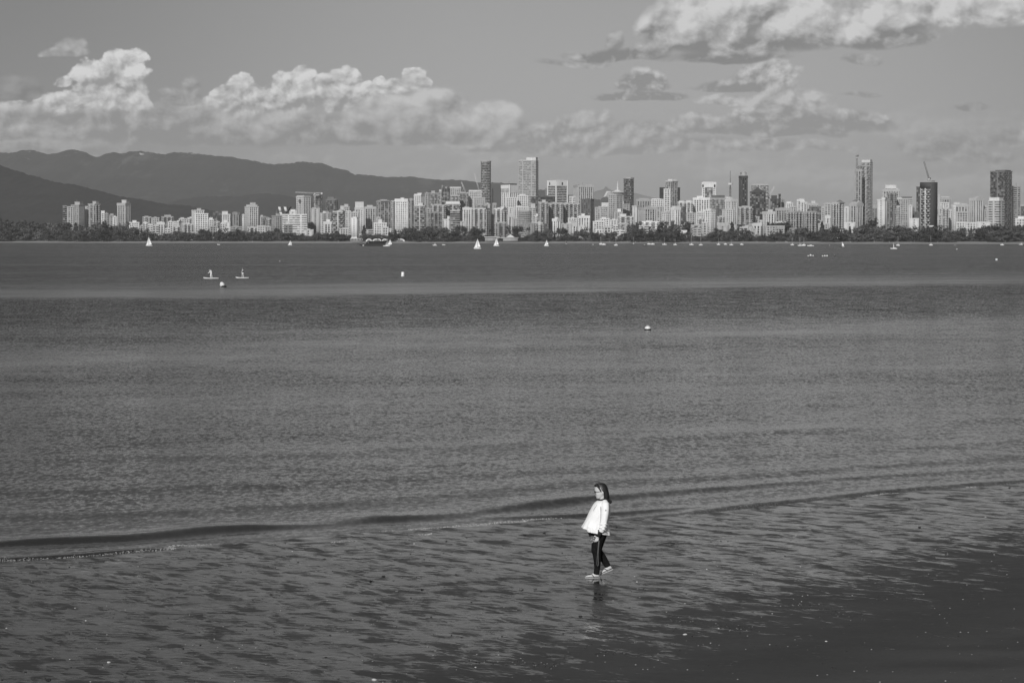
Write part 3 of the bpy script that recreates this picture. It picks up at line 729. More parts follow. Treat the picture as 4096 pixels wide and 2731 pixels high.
b(3, 1480, None, 1560, 782, 2, 'band', .6, .2, (1500, 1550, 730))
b(3, 1535, None, 1640, 868, 1, 'balc', .8, .2, (1560, 1600, 850))
b(3, 1640, None, 1722, 850, 1, 'grid', .85, .2)
b(3, 1660, None, 1745, 905, 1, 'grid', .75, .2)
b(3, 1743, 1800, 1846, 908, 0, 'vert', .88, .2, (1755, 1800, 888), pw=.9)
b(3, 1893, 1945, 2030, 965, 0, 'vert', .86, .1, (1930, 1985, 928), pw=.8)
b(3, 1925, None, 2035, 900, 1, 'grid', .8, .2)
b(3, 1846, None, 1925, 880, 2, 'balc', .55, .1)
b(3, 2035, None, 2180, 874, 1, 'vert', .86, .2, (2080, 2118, 848))
b(3, 1540, None, 1690, 965, 0, 'band', .2, .1, False)
b(3, 1500, None, 1545, 950, 1, 'grid', .6, .2)
b(3, 1846, None, 1895, 965, 0, 'grid', .55, .1)
b(3, 2210, None, 2352, 938, 1, 'grid', .85, .2, (2240, 2290, 925))
b(3, 2235, None, 2352, 775, 3, 'grid', .62, .2)
b(3, 1975, None, 2060, 845, 2, 'grid', .5, .1)
b(3, 1285, None, 1350, 905, 1, 'plain', .5, .2)
b(3, 2240, None, 2456, 1032, 0, 'grid', .9, .1, False, 'long low white block with dark square windows on the shore', 'long low white block')
# ---- region 4
b(4, 92, 188, 268, 632, 3, 'grid', .62, .0, (120, 230, 624), 'tower with dark gridded left face and pale right wall', 'half dark half pale tower')
b(4, 250, 340, 410, 447, 4, 'thin', .3, .0, (285, 355, 432), 'dark curved glass tower with pale vertical seam beside the lookout mast', 'dark curved glass tower', 'oct', pw=.7)
b(4, 262, None, 345, 738, 3, 'grid', .5, .2, False)
b(4, 0, None, 95, 770, 3, 'grid', .6, .2)
b(4, 365, 420, 457, 760, 2, 'plain', .7, .2, False)
b(4, 413, None, 586, 684, 3, 'vert', .5, .1, (455, 560, 672))
b(4, 440, 505, 642, 775, 1, 'vert', .55, .0, (545, 590, 755), 'tall dark ribbed block with pale left edge strip', 'dark ribbed block')
b(4, 586, None, 732, 682, 4, 'grid', .82, .2, (600, 700, 676))
b(4, 640, None, 732, 770, 2, 'grid', .65, .2)
b(4, 160, None, 262, 830, 2, 'grid', .6, .2, (200, 240, 792), pw=.9)
b(4, 205, None, 385, 880, 1, 'balc', .7, .2, (230, 300, 850))
b(4, 0, None, 112, 905, 1, 'grid', .88, .1, (20, 70, 890))
b(4, 110, None, 205, 920, 1, 'grid', .78, .2)
b(4, 150, None, 210, 985, 0, 'band', .75, .2)
b(4, 205, None, 330, 965, 1, 'balc', .6, .1)
b(4, 255, None, 330, 1000, 0, 'balc', .55, .1)
b(4, 330, None, 400, 900, 2, 'grid', .7, .2)
b(4, 480, None, 676, 940, 0, 'balc', .88, .2, (530, 600, 928))
b(4, 682, None, 745, 550, 6, 'plain', .05, .0, False)
b(4, 888, None, 920, 550, 6, 'plain', .05, .0, False)
b(4, 728, None, 812, 566, 3, 'grid', .75, .1, False, 'slim pale gridded tower in front of a glass tower', 'slim pale gridded tower')
b(4, 745, 820, 896, 478, 5, 'glass', .62, .3, [(750, 880, 470), (768, 848, 450)], 'light glass tower with stepped top and white roof box', 'light stepped glass tower', pw=.9)
b(4, 700, 750, 815, 832, 1, 'grid', .85, .2, (740, 790, 820))
b(4, 810, 860, 930, 778, 1, 'vert', .86, .2, [(815, 895, 760)], pw=.9)
b(4, 905, None, 992, 762, 2, 'thin', .4, .0, False, 'dark round tower stacked with curved balconies', 'dark round balcony tower', 'round')
b(4, 888, None, 1062, 715, 3, 'balc', .75, .2, [(905, 960, 700), (990, 1050, 695)])
b(4, 1064, None, 1262, 668, 3, 'vert', .86, .2, (1112, 1180, 645), 'broad white tower with tall white fins and flat roof rim', 'broad white finned tower')
b(4, 1168, None, 1332, 490, 5, 'grid', .88, .0, [(1185, 1290, 484)], 'white H-shaped office tower with two dark marks at the top', 'white H-shaped office tower')
b(4, 1262, None, 1445, 672, 4, 'glass', .55, .2, (1278, 1430, 638), pw=.15)
b(4, 1440, None, 1520, 668, 5, 'grid', .7, .2, (1440, 1500, 655))
b(4, 1430, 1500, 1582, 686, 2, 'vert', .85, .1, (1470, 1560, 680))
b(4, 1590, 1620, 1697, 417, 3, 'vert', .12, .0, False, 'slender black tower topped by a round glass drum', 'slender black tower')
b(4, 1735, None, 1932, 518, 5, 'check', .62, .2, [(1745, 1925, 510)], 'pale patterned tower behind the black peaked tower', 'pale patterned tower')
b(4, 1718, None, 1902, 598, 3, 'glass', .08, .0, False, 'black tower with stepped shoulders and pointed peak', 'black peaked tower')
b(4, 1952, None, 2050, 680, 4, 'glass', .1, .0, (1965, 2030, 640), 'dark glass tower with slanted fin on its right edge', 'dark slant-finned tower', pw=.1)
b(4, 2046, None, 2076, 625, 4, 'glass', .12, .0, False)
b(4, 2076, None, 2116, 684, 4, 'grid', .45, .2)
b(4, 2130, None, 2217, 728, 4, 'grid', .8, .2, (2140, 2190, 710))
b(4, 2258, None, 2340, 685, 5, 'vert', .8, .2, (2290, 2330, 676))
b(4, 1195, 1270, 1332, 808, 0, 'grid', .86, .2, (1215, 1285, 792), 'broad white gridded tower low on the shore right of the tree dome', 'white gridded shore tower')
b(4, 1285, None, 1398, 798, 3, 'band', .22, .1, False)
b(4, 1395, 1440, 1532, 800, 1, 'grid', .78, .2, (1430, 1490, 790))
b(4, 1582, None, 1745, 772, 1, 'balc', .55, .1, (1630, 1690, 758))
b(4, 1860, 1918, 2012, 825, 1, 'vert', .84, .2, (1915, 1955, 800), 'white tower with blank left wall and finned right face', 'white finned tower')
b(4, 2010, None, 2182, 787, 2, 'vert', .5, .1, (2060, 2120, 778))
b(4, 2135, 2235, 2342, 828, 0, 'balc', .55, .1, (2180, 2280, 818), 'grey balcony tower rising behind the right-hand shore trees', 'grey shore balcony tower')
b(4, 2180, None, 2262, 770, 3, 'grid', .55, .2)
b(4, 1705, 1745, 1856, 962, 0, 'vert', .75, .1, (1760, 1820, 955))
b(4, 1718, None, 1832, 885, 1, 'grid', .6, .2)
b(4, 1745, None, 1862, 925, 1, 'grid', .75, .2)
b(4, 1480, None, 1570, 980, 0, 'plain', .6, .2, False)
b(4, 1568, None, 1664, 975, 0, 'glass', .12, .0, False, 'low black cube block with a white roof edge', 'low black cube block')
b(4, 1664, None, 1705, 985, 0, 'plain', .7, .2, False)
b(4, 1340, None, 1476, 955, 0, 'vert', .6, .0, False)
b(4, 1340, None, 1430, 882, 1, 'balc', .6, .1)
b(4, 930, None, 1050, 972, 1, 'balc', .85, .2, (960, 1010, 948))
b(4, 1040, None, 1166, 978, 0, 'balc', .6, .2)
b(4, 1100, None, 1196, 832, 2, 'grid', .8, .2)
b(4, 990, None, 1100, 840, 3, 'grid', .6, .2)
b(4, 1110, None, 1196, 900, 1, 'balc', .7, .2)
b(4, 890, None, 1000, 1042, 0, 'plain', .9, .2, False)
b(4, 1166, None, 1240, 950, 0, 'grid', .7, .2)
b(4, 1900, None, 2120, 990, 0, 'grid', .6, .2, False)
b(4, 2012, None, 2135, 945, 1, 'band', .75, .2)
b(4, 1915, None, 1985, 1020, 0, 'balc', .75, .2)
# ---- region 5
b(5, 0, None, 50, 640, 3, 'vert', .75, .2, (5, 45, 620))
b(5, 30, None, 78, 655, 4, 'vert', .7, .1, False)
b(5, 75, None, 190, 668, 4, 'vert', .6, .2, (120, 160, 640), pw=.7)
b(5, 98, None, 222, 702, 3, 'glass', .3, .1, False)
b(5, 44, 110, 182, 758, 0, 'balc', .6, .1, (80, 140, 750))
b(5, 178, None, 216, 850, 0, 'balc', .75, .1)
b(5, 222, None, 262, 710, 2, 'grid', .6, .1)
b(5, 248, None, 332, 672, 2, 'grid', .65, .2, (275, 310, 662))
b(5, 262, None, 322, 800, 1, 'vert', .75, .2)
b(5, 330, 395, 462, 668, 1, 'balc', .68, .1, [(345, 450, 655)], 'balcony tower with small pyramid roof behind its top', 'balcony tower with the pyramid roof')
b(5, 460, None, 520, 715, 2, 'plain', .72, .1, (470, 510, 700))
b(5, 518, 600, 668, 672, 1, 'vert', .6, .1, [(545, 640, 655), (575, 620, 636)], 'grey vertical-ribbed tower with pointed stepped roof', 'grey ribbed tower with pointed roof')
b(5, 575, None, 652, 312, 4, 'vert', .5, .1, False)
b(5, 600, 650, 740, 272, 4, 'check', .55, .3, False, 'very tall chequered tower, middle and broadest of three joined shafts', 'very tall chequered tower')
b(5, 640, 738, 767, 236, 5, 'check', .55, .3, [(660, 764, 210)], pw=.85)
b(5, 760, None, 808, 720, 3, 'band', .4, .0, (765, 800, 672))
b(5, 808, 890, 920, 628, 1, 'plain', .82, .1, (845, 890, 605), 'white slab tower with dark window column down the middle', 'white slab tower with dark column', pw=.85)
b(5, 865, None, 1046, 522, 3, 'vert', .62, .1, [(890, 1030, 510), (897, 1010, 474)], 'pale tower with stepped shoulders and white crown', 'pale stepped-shoulder tower', pw=.8)
b(5, 918, None, 1012, 558, 2, 'balc', .42, .1, False)
b(5, 1000, None, 1142, 622, 2, 'grid', .6, .1, (1020, 1070, 605))
b(5, 1050, None, 1188, 618, 3, 'grid', .55, .1, (1060, 1175, 600), pw=.2)
b(5, 1010, None, 1050, 700, 1, 'balc', .55, .1)
b(5, 1140, None, 1182, 690, 2, 'plain', .7, .2)
b(5, 1180, None, 1202, 715, 2, 'band', .3, .1)
b(5, 1220, None, 1262, 495, 3, 'glass', .2, .0, False)
b(5, 1265, 1361, 1441, 452, 1, 'check', .8, .0, [(1335, 1396, 428)], 'black tower, left face crossed by white bars, right face blank', 'black tower with white bars', pw=.6)
b(5, 1440, None, 1482, 705, 2, 'vert', .55, .2, (1450, 1470, 560))
b(5, 1476, None, 1580, 608, 3, 'vert', .5, .1, (1485, 1565, 598), pw=.85)
b(5, 1470, None, 1568, 662, 2, 'grid', .75, .2, False)
b(5, 1440, None, 1500, 790, 1, 'grid', .6, .2)
b(5, 1500, None, 1560, 720, 1, 'balc', .65, .2)
b(5, 1560, None, 1600, 740, 1, 'grid', .7, .2)
b(5, 1590, None, 1772, 682, 2, 'vert', .62, .1, [(1615, 1680, 655), (1690, 1750, 668)])
b(5, 1640, None, 1770, 760, 1, 'grid', .6, .1)
b(5, 1606, None, 1636, 695, 0, 'plain', .85, .1, False)
b(5, 1775, 1850, 1926, 615, 2, 'vert', .72, .1, [(1780, 1835, 605), (1870, 1905, 600)], 'pale twin-fronted tower of tall vertical strips', 'pale twin-fronted tower')
b(5, 1928, None, 1975, 700, 2, 'grid', .6, .2)
b(5, 1975, 2090, 2147, 640, 0, 'band', .74, .2, [(1988, 2115, 605)], 'white banded tower with big roof box before the dark tower', 'white banded tower', pw=.88)
b(5, 1996, 2150, 2230, 330, 3, 'check', .28, .0, [(2050, 2180, 318)], 'tall black tower textured with small protruding balconies', 'tall black textured tower', pw=.2)
b(5, 2222, 2250, 2318, 492, 3, 'band', .52, .0, (2230, 2300, 486))
b(5, 2318, None, 2420, 700, 2, 'grid', .15, .1, (2318, 2352, 690), pw=.9)
b(5, 2260, None, 2400, 830, 0, 'grid', .85, .2, (2290, 2352, 805))
b(5, 1150, None, 1250, 828, 0, 'plain', .75, .2, False)
b(5, 460, None, 580, 872, 0, 'plain', .75, .2, (480, 540, 866))
b(5, 1636, None, 1740, 868, 0, 'grid', .82, .2, False)
b(5, 1740, None, 1860, 872, 0, 'grid', .75, .2, False)
b(5, 1860, None, 2000, 866, 0, 'plain', .82, .2, False)
b(5, 1355, None, 1412, 905, 0, 'plain', .95, .3, False)
b(5, 0, None, 45, 790, 1, 'grid', .65, .2)
b(5, 1196, None, 1262, 760, 2, 'grid', .25, .1)
# low blocks filling the foot of the city behind the trees
rf = random.Random(5)
for k in range(46):
    xs_ = 520 + k * 78 + rf.uniform(-22, 22)
    if xs_ > 4050: break
    wd = rf.uniform(18, 46); yt_ = rf.uniform(902, 940) - (12 if 1500 < xs_ < 3300 else 0)
    BL.append(dict(x0=xs_, xm=None, x1=xs_ + wd, yt=yt_, D=3300 + rf.uniform(0, 90) - 470 * min(1, max(0, (xs_ - 1700) / 2300)), style=rf.choice(['grid', 'balc', 'band', 'plain']), w=rf.choice([.35, .5, .6, .7, .85]), g=.1,
                   ph=None, label=None, short=None, shape='', L=0, name='apartment_block', cat=None))
# ------------------------------------------------------------------ build the city, label it
LM = [s for s in BL if s['short']]
def cx_(s): return (s['x0'] + s['x1']) / 2
ORD = ['next', 'second', 'third', 'fourth', 'fifth', 'sixth', 'seventh', 'eighth', 'ninth', 'tenth', 'eleventh', 'twelfth', 'thirteenth', 'fourteenth', 'fifteenth', 'sixteenth', 'seventeenth', 'eighteenth']
TONE = lambda w: 'white' if w >= .8 else 'pale' if w >= .65 else 'light grey' if w >= .5 else 'grey' if w >= .35 else 'dark'
STYLE_W = dict(bandd='banded', grid='gridded', band='banded', vert='ribbed', glass='glass', balc='balconied', check='chequered', plain='plain-walled', thin='thin-banded')
buckets = {}
for s in BL:
    if s['label']: continue
    lm = min(LM, key=lambda l: abs(cx_(l) - cx_(s)))
    d = cx_(s) - cx_(lm); hw = (lm['x1'] - lm['x0']) / 2
    side = 'below' if abs(d) < hw and s['yt'] > lm['yt'] + 25 else 'above' if abs(d) < hw and s['yt'] < lm['yt'] - 8 else 'left of' if d < 0 else 'right of'
    kind = 'tall tower' if s['yt'] < 780 else 'tower' if s['yt'] < 860 else 'block'
    s['desc'] = f"{TONE(s['w'])} {STYLE_W[s['style']]} {kind}"
    buckets.setdefault((lm['short'], side, kind), []).append((abs(d), s))
for (sh, side, kind), l in buckets.items():
    l.sort(key=lambda q_: q_[0]); 
    for k, (_, s) in enumerate(l):
        if len(l) == 1: s['label'] = f"{s['desc']} {side} the {sh}"
        else: s['label'] = f"{s['desc']}, {ORD[k] if k else 'nearest'} {kind} {side} the {sh}"
ROOTS = {}
for s in BL:
    root, info = building(s)
    tag(root, s['label'], 'building' if s['name'] == 'apartment_block' else 'tower', 'buildings of the city skyline')
    if s['short']: ROOTS[s['short']] = (root, info)
def part_box(name, root, x0, y0, z0, x1, y1, z1_, mat): return link(name, boxes_mesh(name, [(x0, y0, z0, x1, y1, z1_)]), root, mats=mat)
def pyramid(name, root, hx, hy, z0, z1_, mat, cx=0., cy=0.):
    return link(name, prism_mesh(name, [(cx - hx, cy - hy), (cx + hx, cy - hy), (cx + hx, cy + hy), (cx - hx, cy + hy)], z0, z1_, [(cx - .4, cy - .4), (cx + .4, cy - .4), (cx + .4, cy + .4), (cx - .4, cy + .4)]), root, mats=mat)
def pyH(short, py, reg=4):
    sc_ = 2.625 if reg == 5 else 2.868
    r_, i_ = ROOTS[short]; return at(2048, 560 + py / sc_, i_['D']).z - i_['loc'][2]
# peaked black tower: two shoulders and a point
r_, i_ = ROOTS['black peaked tower']; H, a, b_ = i_['H'], i_['a'], i_['b']
part_box('shoulder', r_, -a * .34, -b_ * .35, H + .4, a * .34, b_ * .35, pyH('black peaked tower', 580), wall_mat(.1))
pyramid('roof_peak', r_, a * .30, b_ * .30, pyH('black peaked tower', 582), pyH('black peaked tower', 545), wall_mat(.1))
# glass drum on the slender black tower
r_, i_ = ROOTS['slender black tower']; H, a = i_['H'], min(i_['a'], i_['b'])
def drum(name, root, r0, r1, z0, z1_, mat, n=20): return link(name, prism_mesh(name, [(r0 * math.cos(2 * math.pi * k / n), r0 * math.sin(2 * math.pi * k / n)) for k in range(n)], z0, z1_, [(r1 * math.cos(2 * math.pi * k / n), r1 * math.sin(2 * math.pi * k / n)) for k in range(n)]), root, mats=mat)
drum('glass_drum', r_, a * .44, a * .44, H, pyH('slender black tower', 374), glass_mat(.5)); drum('drum_cap', r_, a * .46, a * .30, pyH('slender black tower', 374), pyH('slender black tower', 362), wall_mat(.5))
# marks on the three office towers
def mark(short, xs_, z0, z1_, wd):
    r_, i_ = ROOTS[short]
    for xx in xs_: link('mark', boxes_mesh('mark', [(xx - wd, -i_['b'] / 2 - .9, z0, xx + wd, -i_['b'] / 2 - .05, z1_), (xx - wd * 1.5, -i_['b'] / 2 - .8, (z0 + z1_) / 2 - .6, xx + wd * 1.5, -i_['b'] / 2 - .05, (z0 + z1_) / 2 + .6)]), r_, mats=wall_mat(.1))
def top_panel(short, h, w):
    r_, i_ = ROOTS[short]; a, b_ = i_['a'] / 2 + .12, i_['b'] / 2 + .12
    link('top_band', prism_mesh('top_band', [(-a, -b_), (a, -b_), (a, b_), (-a, b_)], i_['H'] - h, i_['H'] + 1.0), r_, mats=wall_mat(w))
for sh, h, w_ in (('white tower with black bands', 9, .9), ('white H-shaped office tower', 9, .9), ('black office tower with white top', 13, .9), ('tall white slab tower', 3, .9)):
    top_panel(sh, h, w_)
r_, i_ = ROOTS['white tower with black bands']; mark('white tower with black bands', (-i_['a'] * .18,), i_['H'] - 7.5, i_['H'] - 2.5, 1.0)
link('mark', boxes_mesh('mark', [(i_['a'] / 2 + .12, -1., i_['H'] - 7.5, i_['a'] / 2 + .9, 1., i_['H'] - 2.5)]), r_, mats=wall_mat(.1))
r_, i_ = ROOTS['white H-shaped office tower']; mark('white H-shaped office tower', (-i_['a'] * .42, i_['a'] * .40), i_['H'] - 8, i_['H'] - 3, 1.0)
part_box('glass_bay', r_, -i_['a'] * .28, -i_['b'] / 2 - .8, 0, i_['a'] * .26, -i_['b'] / 2 + 2, i_['H'] - 8, glass_mat(.3))
r_, i_ = ROOTS['black office tower with white top']
link('corner_rib', boxes_mesh('corner_rib', [(i_['a'] / 2 - 1.2, -i_['b'] / 2 - .6, i_['H'] * .55, i_['a'] / 2 + .6, -i_['b'] / 2 + 1.2, i_['H'] + 1.2)]), r_, mats=wall_mat(.9))
link('window_band', boxes_mesh('window_band', [(x_ - .7, -i_['b'] / 2 - .4, i_['H'] - 12, x_ + .7, -i_['b'] / 2 - .1, i_['H'] - 5) for x_ in np.arange(-i_['a'] * .46, i_['a'] * .46, 3.2)]), r_, mats=wall_mat(.2))
# round disc high on the pale square tower
r_, i_ = ROOTS['pale tower with the round disc']
me = prism_mesh('round_disc', [(3. * math.cos(q_), 3. * math.sin(q_)) for q_ in np.linspace(0, 2 * math.pi, 24, endpoint=False)], 0, .8)
o_ = link('round_disc', me, r_, (i_['a'] * .05, -i_['b'] / 2 - .1, i_['H'] - 7), wall_mat(.15)); o_.rotation_euler = (R(90), 0, 0)
# black tower with white bars: blank black right face
r_, i_ = ROOTS['black tower with white bars']
part_box('blank_side', r_, i_['a'] / 2 + .1, -i_['b'] / 2 + 1., 0, i_['a'] / 2 + .6, i_['b'] / 2 - .2, i_['H'] + .6, wall_mat(.1))
part_box('top_rim', r_, -i_['a'] / 2 - .4, -i_['b'] / 2 - .4, i_['H'] - 6.5, i_['a'] / 2 + .2, i_['b'] / 2, i_['H'] + 1.1, wall_mat(.1))
r_, i_ = ROOTS['balcony tower with the pyramid roof']; pyramid('pyramid_roof', r_, i_['b'] * .5, i_['b'] * .45, i_['H'] + .5, pyH('balcony tower with the pyramid roof', 628, 5), wall_mat(.3), cx=i_['a'] * .12, cy=i_['b'] * .2)
r_, i_ = ROOTS['grey ribbed tower with pointed roof']; pyramid('pointed_roof', r_, 4.5, 4.5, pyH('grey ribbed tower with pointed roof', 640, 5), pyH('grey ribbed tower with pointed roof', 622, 5), wall_mat(.3))
# gable-topped office building: a white triangular front with a dark arch
def spx(reg, x, y): ox, sc_ = {1: (0, 2.868), 2: (800, 2.868), 3: (1600, 2.868), 4: (2400, 2.868), 5: (3200, 2.625)}[reg]; return ox + x / sc_, 560 + y / sc_
D = 4350
pts = [at(*spx(4, *p), D) for p in [(18, 720), (18, 700), (78, 588), (116, 588), (318, 735), (318, 760)]]
gx = sum(p.x for p in pts) / 6
root = empty('office_building', (gx, D, 12.)); tag(root, 'white office building with steep triangular gable front and dark arch', 'building', 'buildings of the city skyline')
poly = [(p.x - gx, p.z - 12.) for p in pts]
bm = bmesh.new()
fr = [bm.verts.new((x, 0, max(z, 0))) for x, z in [(poly[0][0], 0)] + poly[1:5] + [(poly[5][0], 0)]]; bk = [bm.verts.new((v.co.x, 34, v.co.z)) for v in fr]
bm.faces.new(fr); bm.faces.new(bk[::-1])
for k in range(6): bm.faces.new((fr[k], bk[k], bk[(k + 1) % 6], fr[(k + 1) % 6]))
bmesh.ops.recalc_face_normals(bm, faces=bm.faces); me = bpy.data.meshes.new('wall'); bm.to_mesh(me); bm.free(); link('wall', me, root, mats=wall_mat(.82))
c_ = at(*spx(4, 62, 700), D); link('arch', prism_mesh('arch', [(9.5 * math.cos(q_), 9.5 * math.sin(q_)) for q_ in np.linspace(0, math.pi, 14)], 0, 1.2), root, (c_.x - gx, -.2, c_.z - 14), wall_mat(.2)).rotation_euler = (R(90), 0, 0)
z_t = at(*spx(4, 90, 590), D).z - 12
link('window_strip', boxes_mesh('window_strip', [(at(*spx(4, 30 + (700 - y) * .53 + 6, y), D).x - gx, -.5, at(*spx(4, 0, y), D).z - 12, at(*spx(4, 125 + (y - 590) * 1.32 - 8, y), D).x - gx, 1., at(*spx(4, 0, y), D).z - 11.) for y in range(604, 664, 12)]), root, mats=wall_mat(.5))
# lookout tower: shaft, saucer, mast
D = 4500; c_ = at(*spx(4, 203, 620), D); root = empty('lookout_tower', (c_.x, D, 14)); tag(root, 'lookout tower with round saucer and tall white mast', 'tower')
zz = lambda y: at(*spx(4, 203, y), D).z - 14
drum('shaft', root, 6.5, 6.5, 0, zz(622), wall_mat(.7)); drum('saucer', root, 12, 17.5, zz(630), zz(604), wall_mat(.75)); drum('saucer_roof', root, 17.5, 9, zz(604), zz(588), wall_mat(.85)); drum('hub', root, 7, 5, zz(588), zz(575), wall_mat(.85)); drum('mast', root, 2.2, .5, zz(575), zz(474), wall_mat(.8), 8)
# broadcast mast with a small drum
D = 4300; c_ = at(*spx(4, 1494, 640), D); root = empty('broadcast_mast', (c_.x, D, 14)); tag(root, 'thin dark broadcast mast with a small round drum halfway up', 'mast')
zz = lambda y: at(*spx(4, 1494, y), D).z - 14
link('mast', boxes_mesh('mast', [(-1.6, -1.6, 0, 1.6, 1.6, zz(560)), (-1.1, -1.1, zz(560), 1.1, 1.1, zz(490)), (-.5, -.5, zz(490), .5, .5, zz(355))] + [(-2.1, -2.1, z_, 2.1, 2.1, z_ + .6) for z_ in np.arange(60, zz(520), 7)]), root, mats=wall_mat(.3)); drum('drum', root, 4.8, 4.8, zz(516), zz(494), wall_mat(.8))
# funnel-shaped block with diagonal stripes
D = 3900; A_, B_, C_, D_ = [at(*spx(2, *p), D) for p in ((893, 766), (1046, 766), (948, 905), (912, 905))]
gx = (A_.x + B_.x) / 2; root = empty('funnel_building', (gx, D, 10)); tag(root, 'funnel-shaped dark building with bold white diagonal stripes under its wide top', 'building')
tp = [(A_.x - gx, -12), (B_.x - gx, -12), (B_.x - gx, 12), (A_.x - gx, 12)]; bt = [(D_.x - gx, -10), (C_.x - gx, -10), (C_.x - gx, 10), (D_.x - gx, 10)]
link('wall', prism_mesh('wall', bt, D_.z - 10, A_.z - 10, tp), root, mats=wall_mat(.1)); part_box('foot', root, D_.x - gx + .3, -9, 0, C_.x - gx - .3, 9, D_.z - 10.2, wall_mat(.5))
st_ = []
for k in range(6):
    x0_ = A_.x - gx + 1.5 + k * 9.2
    for seg in range(5):
        z1_ = A_.z - 10.5 - seg * 8.2; z0_ = z1_ - 7.4; f = lambda z: (z - (D_.z - 10)) / (A_.z - D_.z)
        lo, hi = f(z0_), f(z1_); xl = (D_.x + (A_.x - D_.x) * hi - gx); xr = (C_.x + (B_.x - C_.x) * hi - gx)
        xa = x0_ + seg * (1.9 if k < 2 else -2.5); 
        if lo < 0 or xa < xl + .5 or xa + 4.2 > xr - .5: continue
        sh_ = 1.9 if k < 2 else -2.5
        st_.append([(xa + sh_, -12.6, z0_), (xa + sh_ + 4, -12.6, z0_), (xa + sh_ + 4, -9, z0_), (xa + sh_, -9, z0_), (xa, -12.9, z1_), (xa + 4, -12.9, z1_), (xa + 4, -9, z1_), (xa, -9, z1_)])
link('stripe', boxes_mesh('stripe', st_), root, mats=wall_mat(.92))
# slant-topped dark block and construction frame
D = 4450; q4 = [at(*spx(3, *p), D) for p in ((476, 700), (476, 520), (500, 517), (575, 556), (575, 700))]; gx = q4[0].x
root = empty('office_tower', (gx, D, 14)); tag(root, 'dark glass tower with roof slanting down to the right, near the cranes', 'tower', 'buildings of the city skyline')
bm = bmesh.new(); fr = [bm.verts.new((p.x - gx, 0, max(0, p.z - 14) if 0 < k < 4 else 0)) for k, p in enumerate(q4)]; bk = [bm.verts.new((v.co.x, 24, v.co.z)) for v in fr]
bm.faces.new(fr); bm.faces.new(bk[::-1]); n_ = 5
for k in range(n_): bm.faces.new((fr[k], bk[k], bk[(k + 1) % n_], fr[(k + 1) % n_]))
bmesh.ops.recalc_face_normals(bm, faces=bm.faces); me = bpy.data.meshes.new('glazing'); bm.to_mesh(me); bm.free(); link('glazing', me, root, mats=glass_mat(.1))
link('wall', boxes_mesh('wall', [(x_, -.4, 0, x_ + .6, .2, 90 if x_ < 12 else 76) for x_ in np.arange(0, q4[3].x - gx, 5.)]), root, mats=wall_mat(.4))
# cranes
m_crane = simple('crane_paint', .62, .5); m_crane_d = simple('crane_paint_dark', .16, .5)
def truss(p0, p1, w_):
    p0, p1 = Vector(p0), Vector(p1); d = (p1 - p0); L = d.length; d.normalize()
    u = d.cross(Vector((0, 1, 0))).normalized(); v_ = d.cross(u); B = []
    def bar(a, b_, r_):
        dd = (b_ - a).normalized(); uu = dd.cross(Vector((.3, .9, .2))).normalized() * r_; vv = dd.cross(uu).normalized() * r_
        B.append([tuple(a - uu - vv), tuple(a + uu - vv), tuple(a + uu + vv), tuple(a - uu + vv), tuple(b_ - uu - vv), tuple(b_ + uu - vv), tuple(b_ + uu + vv), tuple(b_ - uu + vv)])
    cs_ = [u * w_ + v_ * w_, u * w_ - v_ * w_, -u * w_ - v_ * w_, -u * w_ + v_ * w_]
    for c in cs_: bar(p0 + c, p1 + c, .16)
    k = max(2, int(L / (w_ * 2.6)))
    for i in range(k):
        a, e = p0 + d * (L * i / k), p0 + d * (L * (i + 1) / k)
        for j in range(4): bar(a + cs_[j], e + cs_[(j + 1) % 4], .1)
    return B
def crane(reg, base, top, tip, back, D, label, mat, luff=False):
    c = at(*spx(reg, *base), D); root = empty('tower_crane', (c.x, D, c.z)); tag(root, label, 'crane', 'tower cranes over the city')
    T = at(*spx(reg, *top), D) - c; P = at(*spx(reg, *tip), D) - c; Bk = at(*spx(reg, *back), D) - c
    link('mast', boxes_mesh('mast', truss((0, 0, 0), (T.x, 0, T.z), 1.)), root, mats=mat); link('jib', boxes_mesh('jib', truss((T.x, .0, T.z), (P.x, 0, P.z), .8)), root, mats=mat)
    link('counter_jib', boxes_mesh('counter_jib', truss((T.x, 0, T.z), (Bk.x, 0, Bk.z), .8) + [(Bk.x - 1.5, -1.5, Bk.z - 2.5, Bk.x + 1.5, 1.5, Bk.z + .5)]), root, mats=mat)
    link('cab', boxes_mesh('cab', [(T.x - 1.4, -2.2, T.z - 3.4, T.x + 1.4, .8, T.z - .6)]), root, mats=wall_mat(.7))
crane(2, (1316, 700), (1316, 610), (1095, 602), (1398, 610), 4300, 'level-armed tower crane over the narrow glass tower', m_crane)
crane(3, (758, 680), (757, 612), (704, 482), (775, 606), 4300, 'shorter of the two pale raised crane jibs left of the rounded dark tower', m_crane)
crane(3, (914, 660), (912, 598), (856, 390), (935, 592), 4420, 'longer raised crane jib leaning left against the rounded dark tower', m_crane)
crane(5, (1353, 428), (1352, 402), (1302, 228), (1362, 398), 3600, 'dark crane with long jib raised left above the black tower', m_crane_d)
crane(5, (597, 300), (597, 178), (585, 168), (606, 160), 4150, 'dark slim crane rising beside the very tall chequered tower', m_crane_d)
crane(4, (1936, 780), (1936, 648), (2000, 536), (1925, 655), 4200, 'pale small crane beside the black peaked tower', m_crane)
